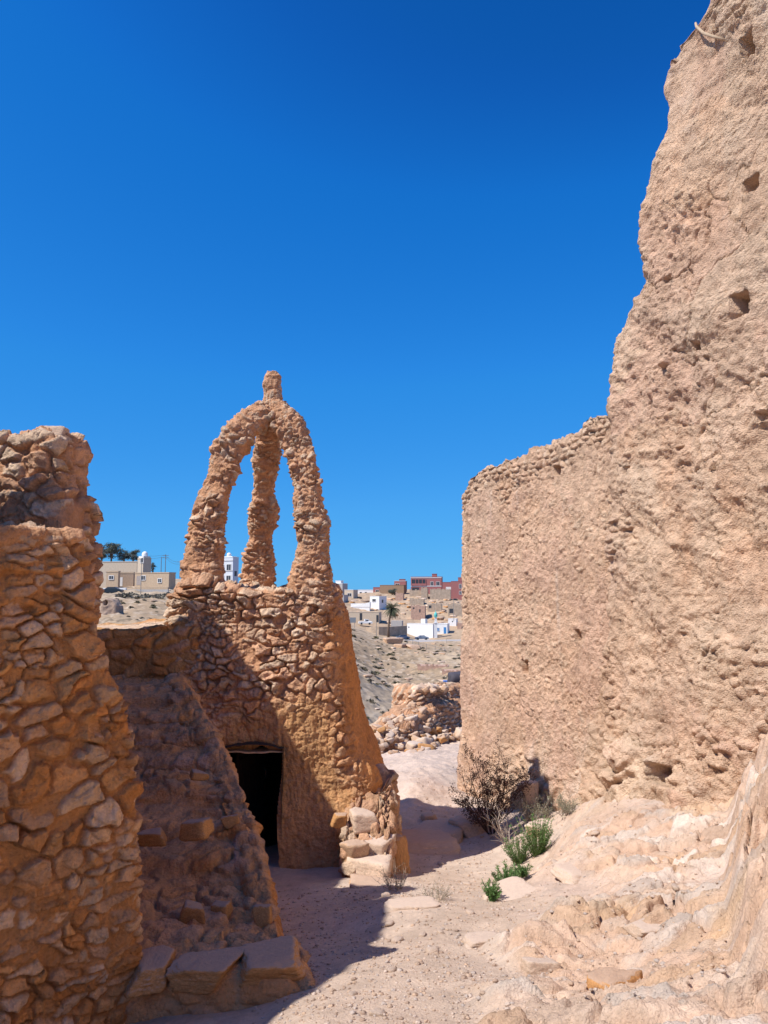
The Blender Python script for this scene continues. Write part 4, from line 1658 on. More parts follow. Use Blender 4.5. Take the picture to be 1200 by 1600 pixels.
# ------------------------------------------------------------------ collapsed rubble wall across the end of the terrace
def rubble_wall():
    a, b = at(578, 1180, 16.6), at(760, 1150, 20.0)
    S = Vector((b.x - a.x, b.y - a.y, 0))
    L = S.length
    S.normalize()
    W = Vector((-S.y, S.x, 0))
    O = Vector((a.x, a.y, 0))

    def sz_(px, py):
        d = at(px, py, 1) - Vector((0, 0, EYE))
        k = W.dot(O) / W.dot(Vector((d.x, d.y, 0)))
        p = Vector((0, 0, EYE)) + d * k
        return (p - O).dot(S), p.z
    top = [sz_(*q) for q in ((578, 1178), (592, 1166), (610, 1150), (632, 1134), (650, 1122), (664, 1112), (668, 1084), (676, 1078), (700, 1080), (722, 1078), (750, 1074))]
    zb = -1.6
    T = .9
    root = empty('collapsed_rubble_wall', (O.x, O.y, -.6))

    def relief(U, V, P, FS, FW, t, k):
        s_ = (P - np.array(O)) @ np.array(S)
        wd = (P - np.array(O)) @ np.array(W)
        hs, body, r, ed = stones(s_ + .3 * wd, V + wd, P, .18, .12, 910, .07, gap=.14, warp=.5, recess=.12)
        return hs + fbm(P, 1.2, 3, 911) * .05, mixc(MORTAR * 1.1, stone_cols(r, [TAN * 1.08, PALE, TAN, PALE * 1.05]), body)
    lowt, hight = top[:6] + [sz_(690, 1100), sz_(750, 1098)], top[6:]
    for nm, tp, dw, nt_ in (('lower_rubble', lowt, -.12, 110), ('upper_masonry', hight, .12, 150)):
        s0, s1 = tp[0][0], tp[-1][0]
        Lx = s1 - s0
        fs, fw = ring_rect(Lx, T, .1, [(0, .018)], .1, .04)
        ts = np.linspace(0, 1, nt_)
        shape = planar_shape(O + S * s0 + W * dw, S, W, Lx, T, ([0, 1], [0, 0]), ([0, 1], [Lx, Lx]), [t[0] - s0 for t in tp], [t[1] for t in tp], zb, lambda z, s: (z + .3) * .22 - .1, .1)
        ob, _, _ = block(nm, fs, fw, ts, shape, relief, M_MASON)
        adopt(ob, root)
    o = root
    tag(o, 'collapsed sunlit rubble wall across the end of the sandy terrace', 'wall')
    r_ = random.Random(11)
    for i in range(210):
        q = r_.random()
        s = q * L
        off = -r_.random() ** 1.3 * (.35 + .9 * (1 - q)) + .1
        p = O + S * s + W * off
        z = float(zbase(p.x, p.y)) + max(0, (.45 + off * .5)) * r_.random()
        sz1 = r_.uniform(.045, .10) if r_.random() < .9 else .15
        ob = rock('fallen_stone', (p.x, p.y, z), (sz1 * r_.uniform(.9, 1.4), sz1, sz1 * r_.uniform(.6, .9)), 60 + i % 8, r_.choice([M_ROCK, M_ROCKP, M_ROCK, M_ROCKO]), r_.uniform(0, 6), (r_.uniform(-.5, .5), r_.uniform(-.5, .5)), 3)
        tag(ob, {'limestone_rock': 'tan', 'pale_limestone': 'pale', 'orange_limestone': 'orange'}[ob.data.materials[0].name] + (' larger' if sz1 > .1 else '') + ' fallen stone heaped along the foot of the collapsed rubble wall', 'stone', 'fallen stones of the collapsed wall')
    for i in range(80):
        s = r_.random() * L * .62
        zt_ = float(np.interp(s, [t[0] for t in top], [t[1] for t in top]))
        wd = r_.uniform(-.1, .5)
        p = O + S * s + W * wd
        sz1 = r_.uniform(.05, .11)
        ob = rock('fallen_stone', (p.x, p.y, zt_ + .03 + .05 * r_.random()), (sz1 * r_.uniform(.9, 1.4), sz1, sz1 * r_.uniform(.6, .9)), 60 + i % 8, r_.choice([M_ROCK, M_ROCKP, M_ROCK]), r_.uniform(0, 6), (r_.uniform(-.5, .5), r_.uniform(-.5, .5)), 3)
        tag(ob, 'loose stone lying on the ragged top of the collapsed rubble wall', 'stone', 'loose stones on the collapsed wall top')
    mb = MB()
    p0, p1 = at(588, 1152, 17.6), at(608, 1137, 18.6)
    mb.tube([p0, p1], .035, 8)
    o = mb.build('metal_bar', mat_plain('dull_iron', (.12, .11, .10), .6, .2, 8, .5))
    tag(o, 'dark straight metal bar propped on the left end of the rubble wall', 'bar')


rubble_wall()


# ------------------------------------------------------------------ plants
def plant_mat(name, c, var=.3, trans=.0):
    m = mat_plain(name, c, .7, var, 6)
    return m


M_TWIG = plant_mat('dry_reddish_twig', (.075, .038, .026))
M_DRYLEAF = plant_mat('dry_brown_leaf', (.065, .027, .018))
M_GREYT = plant_mat('grey_twig', (.36, .29, .23))
M_GREYL = plant_mat('grey_green_leaf', (.24, .23, .15))
M_GREEN = plant_mat('fresh_green_leaf', (.11, .20, .055), .4)
M_GREEN2 = plant_mat('green_stem', (.12, .15, .05))


def leafq(mb, p, d, l, wd, rn):
    d = Vector(d).normalized()
    s = d.cross(Vector((rn.uniform(-1, 1), rn.uniform(-1, 1), rn.uniform(-1, 1)))).normalized() * wd
    p = Vector(p)
    mb.add([p, p + d * l * .5 + s, p + d * l, p + d * l * .5 - s], [(0, 1, 2, 3)])


def branchy(loc, seed, nst, height, spread, depth, rad, leaf, leafn, mt, ml, name, label, cat, group=None, lean=(0, 0), leafw=.3, upw=.5):
    rn = random.Random(seed)
    tw, lf = MB(), MB()

    def grow(p, d, l, r, k):
        pts = [p]
        n = 4
        dd = d.copy()
        for i in range(n):
            dd = (dd + Vector((rn.gauss(0, .18), rn.gauss(0, .18), rn.gauss(0, .12) + .04 * upw))).normalized()
            pts.append(pts[-1] + dd * l / n)
            if k <= 1 and leafn:
                for _ in range(leafn):
                    leafq(lf, pts[-1] + Vector((rn.gauss(0, 1), rn.gauss(0, 1), rn.gauss(0, 1))) * leaf * .8, (rn.gauss(0, 1), rn.gauss(0, 1), rn.gauss(0, 1) + .6), leaf * rn.uniform(.6, 1.3), leaf * leafw, rn)
        tw.tube(pts, [r * (1 - .5 * i / n) for i in range(n + 1)], 4, False)
        if k > 0:
            for i in range(rn.choice([2, 3, 3])):
                q = rn.randint(1, n)
                nd = (dd + Vector((rn.gauss(0, .55), rn.gauss(0, .55), rn.gauss(0, .35) + .1))).normalized()
                grow(pts[q], nd, l * rn.uniform(.5, .75), r * .6, k - 1)
    for i in range(nst):
        a = rn.uniform(0, 2 * math.pi)
        s = spread * rn.random() ** .5
        d = Vector((math.cos(a) * s + lean[0], math.sin(a) * s + lean[1], 1)).normalized()
        grow(Vector((math.cos(a) * .04, math.sin(a) * .04, 0)), d, height * rn.uniform(.4, .62), rad, depth)
    root = empty(name, loc)
    tw.build('branches', mt, root)
    if leafn:
        lf.build('foliage', ml, root)
    tag(root, label, cat, group)
    return root


p = hit(768, 1302)
branchy((p.x, p.y, zg(p.x, p.y) - .02), 1, 15, 1.02, .75, 3, .008, .022, 4, M_TWIG, M_DRYLEAF, 'dry_bush', 'dark reddish-brown dry bush in front of the low wall corner', 'bush', lean=(-.12, 0))
p = hit(835, 1290)
branchy((p.x, p.y, zg(p.x, p.y) - .02), 2, 26, .46, 1.1, 2, .004, .014, 3, M_GREYT, M_GREYL, 'grey_shrub', 'grey-green wiry shrub just right of the dark dry bush', 'shrub')
p = hit(795, 1325)
branchy((p.x, p.y, zg(p.x, p.y) - .02), 3, 12, .55, .8, 2, .005, .01, 0, M_GREYT, M_GREYL, 'bare_twigs', 'bare pale twigs standing between the dry bush and the green plant', 'shrub', lean=(.35, 0))
p = hit(882, 1275)
branchy((p.x, p.y, zg(p.x, p.y) - .02), 4, 18, .26, .9, 2, .0035, .012, 3, M_GREYT, M_GREYL, 'grey_shrub', 'small grey-green tuft at the low wall foot, right of the grey shrub', 'shrub')
p = hit(680, 1408)
branchy((p.x, p.y, zg(p.x, p.y) - .01), 5, 34, .17, 1.6, 1, .002, .008, 1, M_GREYT, M_GREYL, 'dry_tuft', 'small dry grey tuft in the middle of the path', 'shrub')
p = hit(618, 1392)
branchy((p.x, p.y, zg(p.x, p.y) - .01), 6, 30, .24, 1.0, 1, .002, .010, 1, M_GREYT, M_GREYL, 'dry_tuft', 'dry grey tuft beside the sunlit tower blocks', 'shrub')


def feathery(loc, seed, nst, h, spread, label, name='green_plant', lean=(0, 0)):
    rn = random.Random(seed)
    tw, lf = MB(), MB()
    for i in range(nst):
        a = rn.uniform(0, 2 * math.pi)
        s = spread * rn.random() ** .6
        d = Vector((math.cos(a) * s + lean[0], math.sin(a) * s + lean[1], .9)).normalized()
        p = Vector((math.cos(a), math.sin(a), 0)) * spread * h * .25 * rn.random()
        l = h * rn.uniform(.6, 1.05)
        pts = [p]
        n = 9
        for k in range(n):
            d = (d + Vector((rn.gauss(0, .08), rn.gauss(0, .08), .03))).normalized()
            pts.append(pts[-1] + d * l / n)
            for _ in range(7):
                dl = (d * .8 + Vector((rn.gauss(0, .7), rn.gauss(0, .7), rn.gauss(0, .6)))).normalized()
                leafq(lf, pts[-1], dl, rn.uniform(.016, .034), .0028, rn)
        tw.tube(pts, [.003 * (1 - .7 * k / n) for k in range(n + 1)], 3, False)
    root = empty(name, loc)
    tw.build('stems', M_GREEN2, root)
    lf.build('foliage', M_GREEN, root)
    tag(root, label, 'plant')


p = hit(838, 1338)
feathery((p.x, p.y, zg(p.x, p.y) - .01), 1, 70, .37, .66, 'larger bright green feathery plant against the pale bank, below the twigs')
p = hit(812, 1350)
feathery((p.x, p.y, zg(p.x, p.y) - .01), 2, 46, .28, .8, 'lower bright green clump at the left foot of the larger feathery plant', lean=(-.2, 0))
p = hit(792, 1388)
feathery((p.x, p.y, zg(p.x, p.y) + .0), 3, 40, .18, 1.1, 'small green plant along the upper rim of the flat pale slab', lean=(.2, 0))
p = hit(770, 1408)
feathery((p.x, p.y, zg(p.x, p.y) + .0), 4, 24, .12, 1.0, 'tiny green sprig left of the flat pale slab')
p = hit(818, 1378)
feathery((p.x, p.y, zg(p.x, p.y) + .02), 5, 14, .09, .8, 'tiny green sprig above the right end of the flat pale slab')

# ------------------------------------------------------------------ far village
PM = {}


def pm(key, c, **k):
    if key not in PM:
        PM[key] = mat_plain(key, c, **k)
    return PM[key]


WHT = pm('whitewash', (.80, .79, .77), var=.05)
CREAM = pm('cream_render', (.55, .45, .34), var=.08)
SANDW = pm('sand_render', (.50, .37, .25), var=.1)
GREYW = pm('grey_render', (.42, .40, .38), var=.08)
REDW = pm('red_render', (.36, .14, .13), var=.08)
BRWN = pm('brown_brick', (.33, .21, .13), var=.12)
TRIM = pm('white_trim', (.72, .70, .68), var=.04)
DARKW = pm('dark_glass_and_shade', (.05, .055, .065), rough=.3)  # glass, and the painted shade of open doorways and recesses
STONEW = pm('dry_stone', (.44, .34, .25), var=.2, scale=1.2, bump=.1)
BLUEP = pm('blue_paint', (.05, .22, .5), var=.05)
TURQ = pm('turquoise_paint', (.12, .5, .46), var=.05)
CONC = pm('concrete', (.45, .43, .40), var=.08)
IRON = pm('galvanised_iron', (.22, .22, .22), var=.1)


def zfar(px, D):
    return zg(ang(px) * D, D)


def house(name, label, px0, pxc, px1, pyt, pyb, D, wall, phi=22, wins=(), swins=(), parapet=.35, trim=None, cat='house', extra=None, deep=7.0, roof=None, group=None):
    ph = R(phi)
    C = at(pxc, pyb, D)
    a0 = ang(px0)
    W = (C.x - a0 * D) / (math.cos(ph) + a0 * math.sin(ph))
    a1 = ang(px1)
    den = math.sin(ph) - a1 * math.cos(ph)
    if px1 > pxc and den > .05:
        L = (a1 * D - C.x) / den
    else:
        L = deep
    L = min(L, 16)
    H = at(pxc, pyt, D).z - C.z
    gz = min(zg(C.x, C.y), zg(C.x - W * math.cos(ph), C.y + W * math.sin(ph)))
    below = max(.8, C.z - gz + .8)
    root = empty(name, tuple(C), -ph)
    mb = MB()
    mb.box((-W, 0, -below), (0, L, H))
    mb.build('wall', wall, root)
    if parapet:
        pb = MB()
        t = .22
        pb.box((-W - .06, -.06, H + .002), (.06, t, H + parapet * .5))
        pb.box((-W - .06, L - t, H + .002), (.06, L + .06, H + parapet * .5))
        pb.box((-W - .06, t + .002, H + .002), (-W + t, L - t - .002, H + parapet * .5))
        pb.box((-t, t + .002, H + .002), (.06, L - t - .002, H + parapet * .5))
        pb.build('roof_parapet', trim or wall, root)

    def loc(px, py):
        a = ang(px)
        x = -(C.x - a * D) / (math.cos(ph) + a * math.sin(ph))
        Y = D - x * math.sin(ph)
        return x, at(px, py, Y).z - C.z
    for wn in wins:
        x0, z1 = loc(wn[0], wn[2])
        x1, z0 = loc(wn[1], wn[3])
        kind = wn[4] if len(wn) > 4 else 'window'
        mt = wn[5] if len(wn) > 5 else DARKW  # openings get it too: inner shade as a flat dark slab
        q = MB()
        q.box((x0, -.03, z0), (x1, .05, z1))
        w_ = q.build(kind, mt, root)
        if kind == 'window' and (x1 - x0) > .5:
            fr = MB()
            b = .12
            fr.box((x0 - b, -.09, z0 - b), (x0, .01, z1 + b))
            fr.box((x1, -.09, z0 - b), (x1 + b, .01, z1 + b))
            fr.box((x0 + .002, -.09, z1), (x1 - .002, .01, z1 + b))
            fr.box((x0 + .002, -.12, z0 - b), (x1 - .002, .01, z0))
            fr.box(((x0 + x1) / 2 - .03, -.06, z0 + .002), ((x0 + x1) / 2 + .03, -.028, z1 - .002))
            fr.build('frame', TRIM, w_)
    for (f0, f1, z0, z1) in swins:
        q = MB()
        q.box((-.05, L * f0, H * z0), (.03, L * f1, H * z1))
        q.build('window', DARKW, root)
    if extra:
        extra(root, W, L, H, loc)
    tag(root, label, cat, group)
    return root


def rooftop(x0, x1, y0, y1, h, mt, nm='roof_room'):
    def f(root, W, L, H, loc):
        q = MB()
        q.box((x0 * W, y0 * L, H + .004), (x1 * W, y1 * L, H + h))
        q.box((x0 * W - .1, y0 * L - .1, H + h + .002), (x1 * W + .1, y1 * L + .1, H + h + .15))
        q.build(nm, mt, root)
    return f


def red_extra(root, W, L, H, loc):
    t = MB()
    for f in (.34, .93):
        t.box((-W - .05, -.10, H * f), (.05, -.002, H * f + .28))
    t.build('trim_band', TRIM, root)
    g = MB()
    g.box((-W * .97, -.05, H * .46), (-W * .50, .02, H * .84))
    ln = g.build('loggia_shade', DARKW, root)  # dark panel on the facade, the recess's shade in its colour
    c = MB()
    for q in (.97, .84, .735, .62, .51):
        c.box((-W * q - .12, -.2, H * .44), (-W * q + .12, -.052, H * .86))
    c.box((-W * .98, -.25, H * .40), (-W * .49, -.21, H * .55))
    c.build('balcony_rail', REDW, ln)
    rooftop(-.32, -.17, .3, .7, 1.3, REDW)(root, W, L, H, loc)


house('red_house', 'large dark-red two-storey house with white bands highest on the ridge', 642, 690, 692, 901.5, 924, 335, REDW, 12, [(673, 677, 909, 915), (682, 687, 909, 915), (644, 655, 918, 923, 'garage_opening')], extra=red_extra)
house('red_house', 'lower plain red annex joined between the two red ridge houses', 691.5, 705, 706, 910, 922, 333, REDW, 12, [(697, 705, 917, 922, 'pale_panel', TRIM)])
house('red_house', 'dark-red house on the ridge beside the low wall edge', 705, 724, 726, 908.5, 930, 325, REDW, 12, [(718, 721, 913, 919), (718, 721, 924, 928.5)], extra=rooftop(-.45, -.15, .3, .7, 1.6, REDW))
house('brown_house', 'plain brown flat-roofed house centred on the ridge skyline', 593.5, 631, 635, 914.5, 930, 330, BRWN, 14, [])
house('red_house', 'small striped red upper house behind the brown ridge house', 616, 634, 636, 908, 916.5, 345, REDW, 14, [(618, 624, 912, 914)], trim=TRIM, extra=rooftop(-.6, -.1, .3, .7, .8, REDW))
house('pink_house', 'small pinkish house left of the brown ridge house', 583, 594, 595, 918, 928, 338, REDW, 10, [(587, 592, 922, 925)])
house('grey_house', 'grey two-storey house at the far left of the ridge beside the tower edge', 521, 535, 543, 912, 930, 325, GREYW, 25, [(527, 531, 917, 922)], trim=WHT, extra=rooftop(-.9, -.3, .2, .7, 1.2, WHT))
house('beige_house', 'beige house with white cornice beside the grey ridge house', 538, 552, 559, 922, 938, 312, CREAM, 25, [(543, 549, 927, 932)], trim=TRIM)
house('pale_house', 'long low pale house in the gap of the ridge skyline', 559, 583, 585, 922, 932, 340, WHT, 10, [(562, 565, 925, 928), (570, 573, 925, 928)])
house('grey_house', 'small grey block below the far left ridge house', 524, 537, 544, 930, 944, 300, GREYW, 25, [(527, 531, 934, 938)])
house('white_house', 'white two-storey house in the middle of the slope above the palm', 578, 592.5, 604, 932, 952, 288, WHT, 32, [(582, 587, 936, 940)], [(.35, .55, .5, .75)], trim=WHT)


def gable(root, W, L, H, loc):
    q = MB()
    q.add([(-W - .1, -.1, H * .45), (.1, -.1, H * .45), (.1, -.1, H + .5), (-W - .1, L, H * .45), (.1, L, H * .45), (.1, L, H + .5)],
          [(0, 1, 2), (3, 5, 4), (0, 2, 5, 3), (1, 4, 5, 2), (0, 3, 4, 1)])
    q.build('roof', WHT, root)


house('white_shed', 'white shed with single sloping roof left of the white two-storey house', 548, 577.5, 579, 943, 953, 286, WHT, 18, parapet=0, extra=gable)
# long beige wall/building with openings
house('beige_building', 'long low beige building with dark openings behind the grey sign board', 529, 592, 596, 957, 976, 262, CREAM, 10, [(532, 537, 960, 969, 'opening'), (562, 566, 958, 969, 'opening'), (588, 591.5, 961, 972, 'opening')], parapet=.3, cat='building')
# white domed-tower building
def mosque_extra(root, W, L, H, loc):
    q = MB()
    x, z = loc(656.5, 974)
    q.box((x - .8, 2.0, H + .002), (x + .8, 3.6, H + 1.5))
    q.build('roof_block', WHT, root)


house('white_hall', 'big plain white hall beside the road with a tiny roof block', 636, 676.5, 679, 975, 998, 252, WHT, 30, [(638, 639.5, 979, 981)], parapet=.2, extra=mosque_extra, cat='building')
house('white_blue_house', 'white house with blue door and window right of the tiny minaret', 682, 699, 702, 975, 995, 256, WHT, 18, [(683, 686, 981, 986, 'window', BLUEP), (693, 697, 980, 990, 'door', BLUEP)], parapet=.3)
house('white_block', 'windowless white block at the right of the blue-doored house', 700, 713, 715, 967, 985, 266, WHT, 18, [(706, 707.5, 970, 972)], parapet=.2, cat='building')
# minaret
pt = at(681, 998, 251)
mn = empty('small_minaret', tuple(pt))
k = 251 / F
mb = MB()
mb.box((-.45, -.45, -1), (.45, .45, 24 * k))
mb.box((-.6, -.6, 24 * k + .003), (.6, .6, 24 * k + .25))
mb.box((-.35, -.35, 24 * k + .253), (.35, .35, 33 * k))
mb.build('shaft', WHT, mn)
mb = MB()
mb.box((-.5, -.5, 33 * k + .002), (.5, .5, 34.5 * k))
mb.tube([(0, 0, 34.5 * k + .002), (0, 0, 37 * k), (0, 0, 39 * k), (0, 0, 41 * k), (0, 0, 44 * k)], [.55, .6, .42, .12, .03], 12)
mb.build('lantern', TURQ, mn)
tag(mn, 'slim white minaret with turquoise cap rising beside the white hall', 'minaret')

# ruins on the slope
def ruin(label, px0, px1, pyt, pyb, D, mat, openings=(), seed=1):
    root = house('stone_ruin', label, px0, px1, px1, pyt, pyb, D, mat, 8, [(a, b, c, d, 'opening') for a, b, c, d in openings], parapet=0, cat='ruin', deep=4)
    rn = random.Random(seed)
    k = D / F
    W = (px1 - px0) * k
    H = (pyb - pyt) * k
    q = MB()
    x = -W
    while x < -.3:
        w_ = rn.uniform(.4, 1.1)
        h_ = rn.uniform(.05, .5)
        q.box((x, .0, H + .003), (min(x + w_, 0), .5, H + h_))
        x += w_ + rn.uniform(.02, .6)
    q.build('broken_top', mat, root)
    return root


PINKST = pm('pinkish_stone', (.48, .31, .23), var=.2, scale=1.5, bump=.1)
ruin('pinkish ruined stone house with two dark holes in the middle of the slope', 642, 664, 947, 958, 278, PINKST, [(645, 647.5, 949, 951.5), (655, 657, 952, 957)], 1)
ruin('low tan ruin terrace just under the brown ridge house', 640, 662, 936.5, 941, 300, STONEW, [], 2)
ruin('grey-tan ruin with a dark cave-like doorway high on the right slope', 700, 722, 945, 960, 280, STONEW, [(702, 708, 951, 958)], 3)
ruin('low stone terrace right of the pinkish ruin', 668, 690, 944, 951, 288, STONEW, [(670, 674, 946, 950)], 4)
ruin('pale boxy ruin on the ridge below the largest red house', 658, 668, 919, 934, 318, STONEW, [], 5)
ruin('brown stone enclosure below the largest red house', 640, 660, 922.5, 932, 322, STONEW, [], 6)
ruin('stone enclosure beneath the red house next to the low wall', 672, 704, 921, 932, 316, STONEW, [], 7)
ruin('rounded stone hut at the foot of the brown ridge house', 618, 630, 927, 936, 312, PINKST, [], 8)
ruin('small ruin with a dark doorway at the low wall edge, right of the white block', 714, 724, 974, 994, 262, PINKST, [(721, 724, 979, 991)], 9)
ruin('broken retaining terrace wall low on the valley slope', 612, 634, 1064, 1077, 152, STONEW, [], 10)
ruin('stub of pale stone wall left end of the valley terrace', 600, 612, 1064, 1076, 153, pm('pale_stone', (.52, .44, .35), var=.15), [], 11)
ruin('long broken stone terrace line across the lower right slope', 652, 700, 1041, 1046, 172, PINKST, [], 12)
ruin('second broken terrace line at the low wall edge', 690, 724, 1049, 1054, 162, PINKST, [], 13)
ruin('stone terrace running under the white hall road at right', 700, 724, 1030, 1034, 196, STONEW, [], 14)

# retaining wall below the palm
mb = MB()
pts = [(572, 990, 247), (580, 989, 245), (592, 989, 244), (606, 989, 245), (622, 988, 248), (636, 987, 250)]
vs = [at(*q) for q in pts]
for a, b in zip(vs[:-1], vs[1:]):
    d = (b - a)
    d.z = 0
    n_ = Vector((-d.y, d.x, 0)).normalized() * .5
    top = 12.5 * 246 / F
    h0 = a.z + (top if a is vs[0] else top * .8)
    mb.add([a + Vector((0, 0, -2)), b + Vector((0, 0, -2)), Vector((b.x, b.y, b.z + top * .75)), Vector((a.x, a.y, a.z + top * .75)),
            a + n_ + Vector((0, 0, -2)), b + n_ + Vector((0, 0, -2)), Vector((b.x, b.y, b.z + top * .75)) + n_, Vector((a.x, a.y, a.z + top * .75)) + n_],
           [(0, 1, 2, 3), (5, 4, 7, 6), (3, 2, 6, 7)])
o = mb.build('retaining_wall', STONEW)
tag(o, 'curved stone retaining wall behind the palm trunk', 'wall')
# road with kerb
RD = MB()
e0 = [(560, 999, 238), (600, 1001, 240), (640, 1001.5, 243), (680, 1001.5, 243), (724, 1001, 243), (800, 1000, 243), (1000, 1000, 243)]
va = [at(*q) for q in e0]
for a, b in zip(va[:-1], va[1:]):
    w_ = Vector((0, 7, .1))
    RD.add([a, b, b + w_, a + w_, a - Vector((0, 0, 1.5)), b - Vector((0, 0, 1.5))], [(0, 1, 2, 3), (4, 5, 1, 0)])
o = RD.build('road', CONC)
tag(o, kind='structure')
KB = MB()
for a, b in zip(va[1:-2], va[2:-1]):
    KB.add([a + Vector((0, -.25, -.3)), b + Vector((0, -.25, -.3)), b + Vector((0, -.25, .35)), a + Vector((0, -.25, .35)), b + Vector((0, .1, .35)), a + Vector((0, .1, .35)), b + Vector((0, .1, -.3)), a + Vector((0, .1, -.3))],
           [(0, 1, 2, 3), (3, 2, 4, 5), (5, 4, 6, 7)])
o = KB.build('kerb', TRIM)
tag(o, kind='structure')


# cars
def car(label, px, py, D, body, yaw, name='parked_car', van=False):
    p = at(px, py, D)
    root = empty(name, tuple(p), yaw)
    b = MB()
    L, Wd = 4.2, 1.7
    prof = [(-2.1, .35), (-2.1, .75), (-1.9, .92), (-1.1, 1.0), (-.55, 1.42), (.75, 1.45), (1.4, 1.02), (1.95, .95), (2.1, .75), (2.1, .35)]
    if van:
        prof = [(-2.3, .4), (-2.3, 1.0), (-.4, 1.05), (-.35, 1.75), (.9, 1.75), (1.4, 1.15), (2.2, 1.0), (2.3, .4)]
    n = len(prof)
    vs = [(x, -Wd / 2 * (.86 if z > 1.1 else 1), z) for x, z in prof] + [(x, Wd / 2 * (.86 if z > 1.1 else 1), z) for x, z in prof]
    fs = [tuple(range(n))[::-1], tuple(range(n, 2 * n))] + [(i, (i + 1) % n, n + (i + 1) % n, n + i) for i in range(n)]
    b.add(vs, fs)
    b.build('body', body, root)
    g = MB()
    if van:
        g.box((-.2, -.78, 1.2), (.85, .78, 1.6))
    else:
        g.add([(-.95, -.80, 1.03), (1.2, -.80, 1.03), (.68, -.765, 1.38), (-.48, -.765, 1.36), (-.95, .80, 1.03), (1.2, .80, 1.03), (.68, .765, 1.38), (-.48, .765, 1.36)], [(0, 1, 2, 3), (5, 4, 7, 6), (0, 3, 7, 4), (1, 5, 6, 2)])
    g.build('window', DARKW, root)
    for sx in (-1.3, 1.3):
        for sy in (-.84, .84):
            w_ = MB()
            w_.tube([(sx, sy - .09, .32), (sx, sy + .09, .32)], .32, 14)
            w_.build('wheel', pm('tyre', (.03, .03, .03)), root)
    tag(root, label, 'car')


CARG = pm('blue_grey_paint', (.22, .26, .32), rough=.35, var=.03)
car('blue-grey car parked in front of the white hall, right of centre', 659, 1000, 245.5, CARG, .1)
car('blue-grey car parked at the left corner of the white hall', 629, 999.5, 245.5, CARG, .4)
car('white pickup parked in front of the long beige building', 571, 976, 254, WHT, .1, 'parked_pickup', True)
car('dark car half hidden above the left hillside below the cream house', 174, 929, 147, pm('black_paint', (.03, .04, .05), rough=.3, var=.02), .05)

# palm
def palm():
    base = at(607, 994, 243)
    root = empty('palm_tree', tuple(base))
    k = 243 / F
    tr = MB()
    pts = [(0, 0, -1), (.0, 0, 12 * k), (.3, 0, 26 * k), (1.0, 0, 40 * k)]
    tr.tube(pts, [.42, .33, .30, .38], 10)
    tr.build('trunk', M_BARK, root, True)
    cr = MB()
    rn = random.Random(4)
    top = Vector((1.0, 0, 41 * k))
    for i in range(80):
        a = rn.uniform(0, 6.283)
        el = rn.uniform(-.95, 1.3)
        L = rn.uniform(2.6, 3.7)
        d = Vector((math.cos(a) * math.cos(el), math.sin(a) * math.cos(el), math.sin(el)))
        p = top.copy()
        n = 9
        side = Vector((-math.sin(a), math.cos(a), 0))
        for s in range(n):
            q = p + d * L / n
            for sg in (-1, 1):
                for h in (0, .5):
                    pp = p.lerp(q, h)
                    ll = .75 * math.sin(math.pi * (s + 1.2) / (n + 1.5)) + .1
                    tip = pp + (side * sg * .8 + d * .6 + Vector((0, 0, -.25))) * ll
                    cr.add([pp, pp + d * .10, tip], [(0, 1, 2)])
            cr.add([p, q, q + Vector((0, 0, .05)), p + Vector((0, 0, .05))], [(0, 1, 2, 3)])
            p = q
            d = (d + Vector((0, 0, -.16))).normalized()
    cr.build('crown', pm('palm_frond', (.10, .115, .065), var=.25), root)
    tag(root, 'tall date palm standing at the road bend below the white house', 'palm tree')


palm()

# sign board
p = at(551, 976, 240)
sb = empty('sign_board', tuple(p))
k = 240 / F
mb = MB()
mb.box((-5 * k, -.05, 3 * k), (5 * k, .05, 11 * k))
mb.build('panel', pm('grey_panel', (.24, .26, .28), var=.04), sb)
for x in (-3, 3):
    mb = MB()
    mb.tube([(x * k, .12, -1), (x * k, .12, 10 * k)], .07, 6)
    mb.build('post', IRON, sb)
tag(sb, 'blank grey board on two posts at the left of the slope', 'sign')
# grey container box
house('grey_container', 'plain grey box-like shed between the palm and the white hall', 611, 628, 630, 970, 978, 258, GREYW, 12, parapet=0, cat='shed')


# poles and wires
def pole(label, px, pyt, pyb, D, arms=0, lamp=False, r=.09):
    p = at(px, pyb, D)
    k = D / F
    h = (pyb - pyt) * k
    root = empty('utility_pole', tuple(p))
    mb = MB()
    mb.tube([(0, 0, -1.0), (0, 0, h)], [r, r * .7], 8)
    mb.build('pole_shaft', IRON, root)
    if arms:
        mb = MB()
        for i in range(arms):
            mb.box((-.7, -.05, h - .35 - .5 * i), (.7, .05, h - .25 - .5 * i))
        mb.build('cross_arm', IRON, root)
    if lamp:
        mb = MB()
        mb.tube([(0, 0, h - .05), (.6, 0, h + .1), (1.2, 0, h + .1)], .05, 6)
        mb.box((.9, -.12, h + .02), (1.6, .12, h + .14))
        mb.build('lamp_head', IRON, root)
    tag(root, label, 'pole')
    return Vector((p.x, p.y, p.z + h))


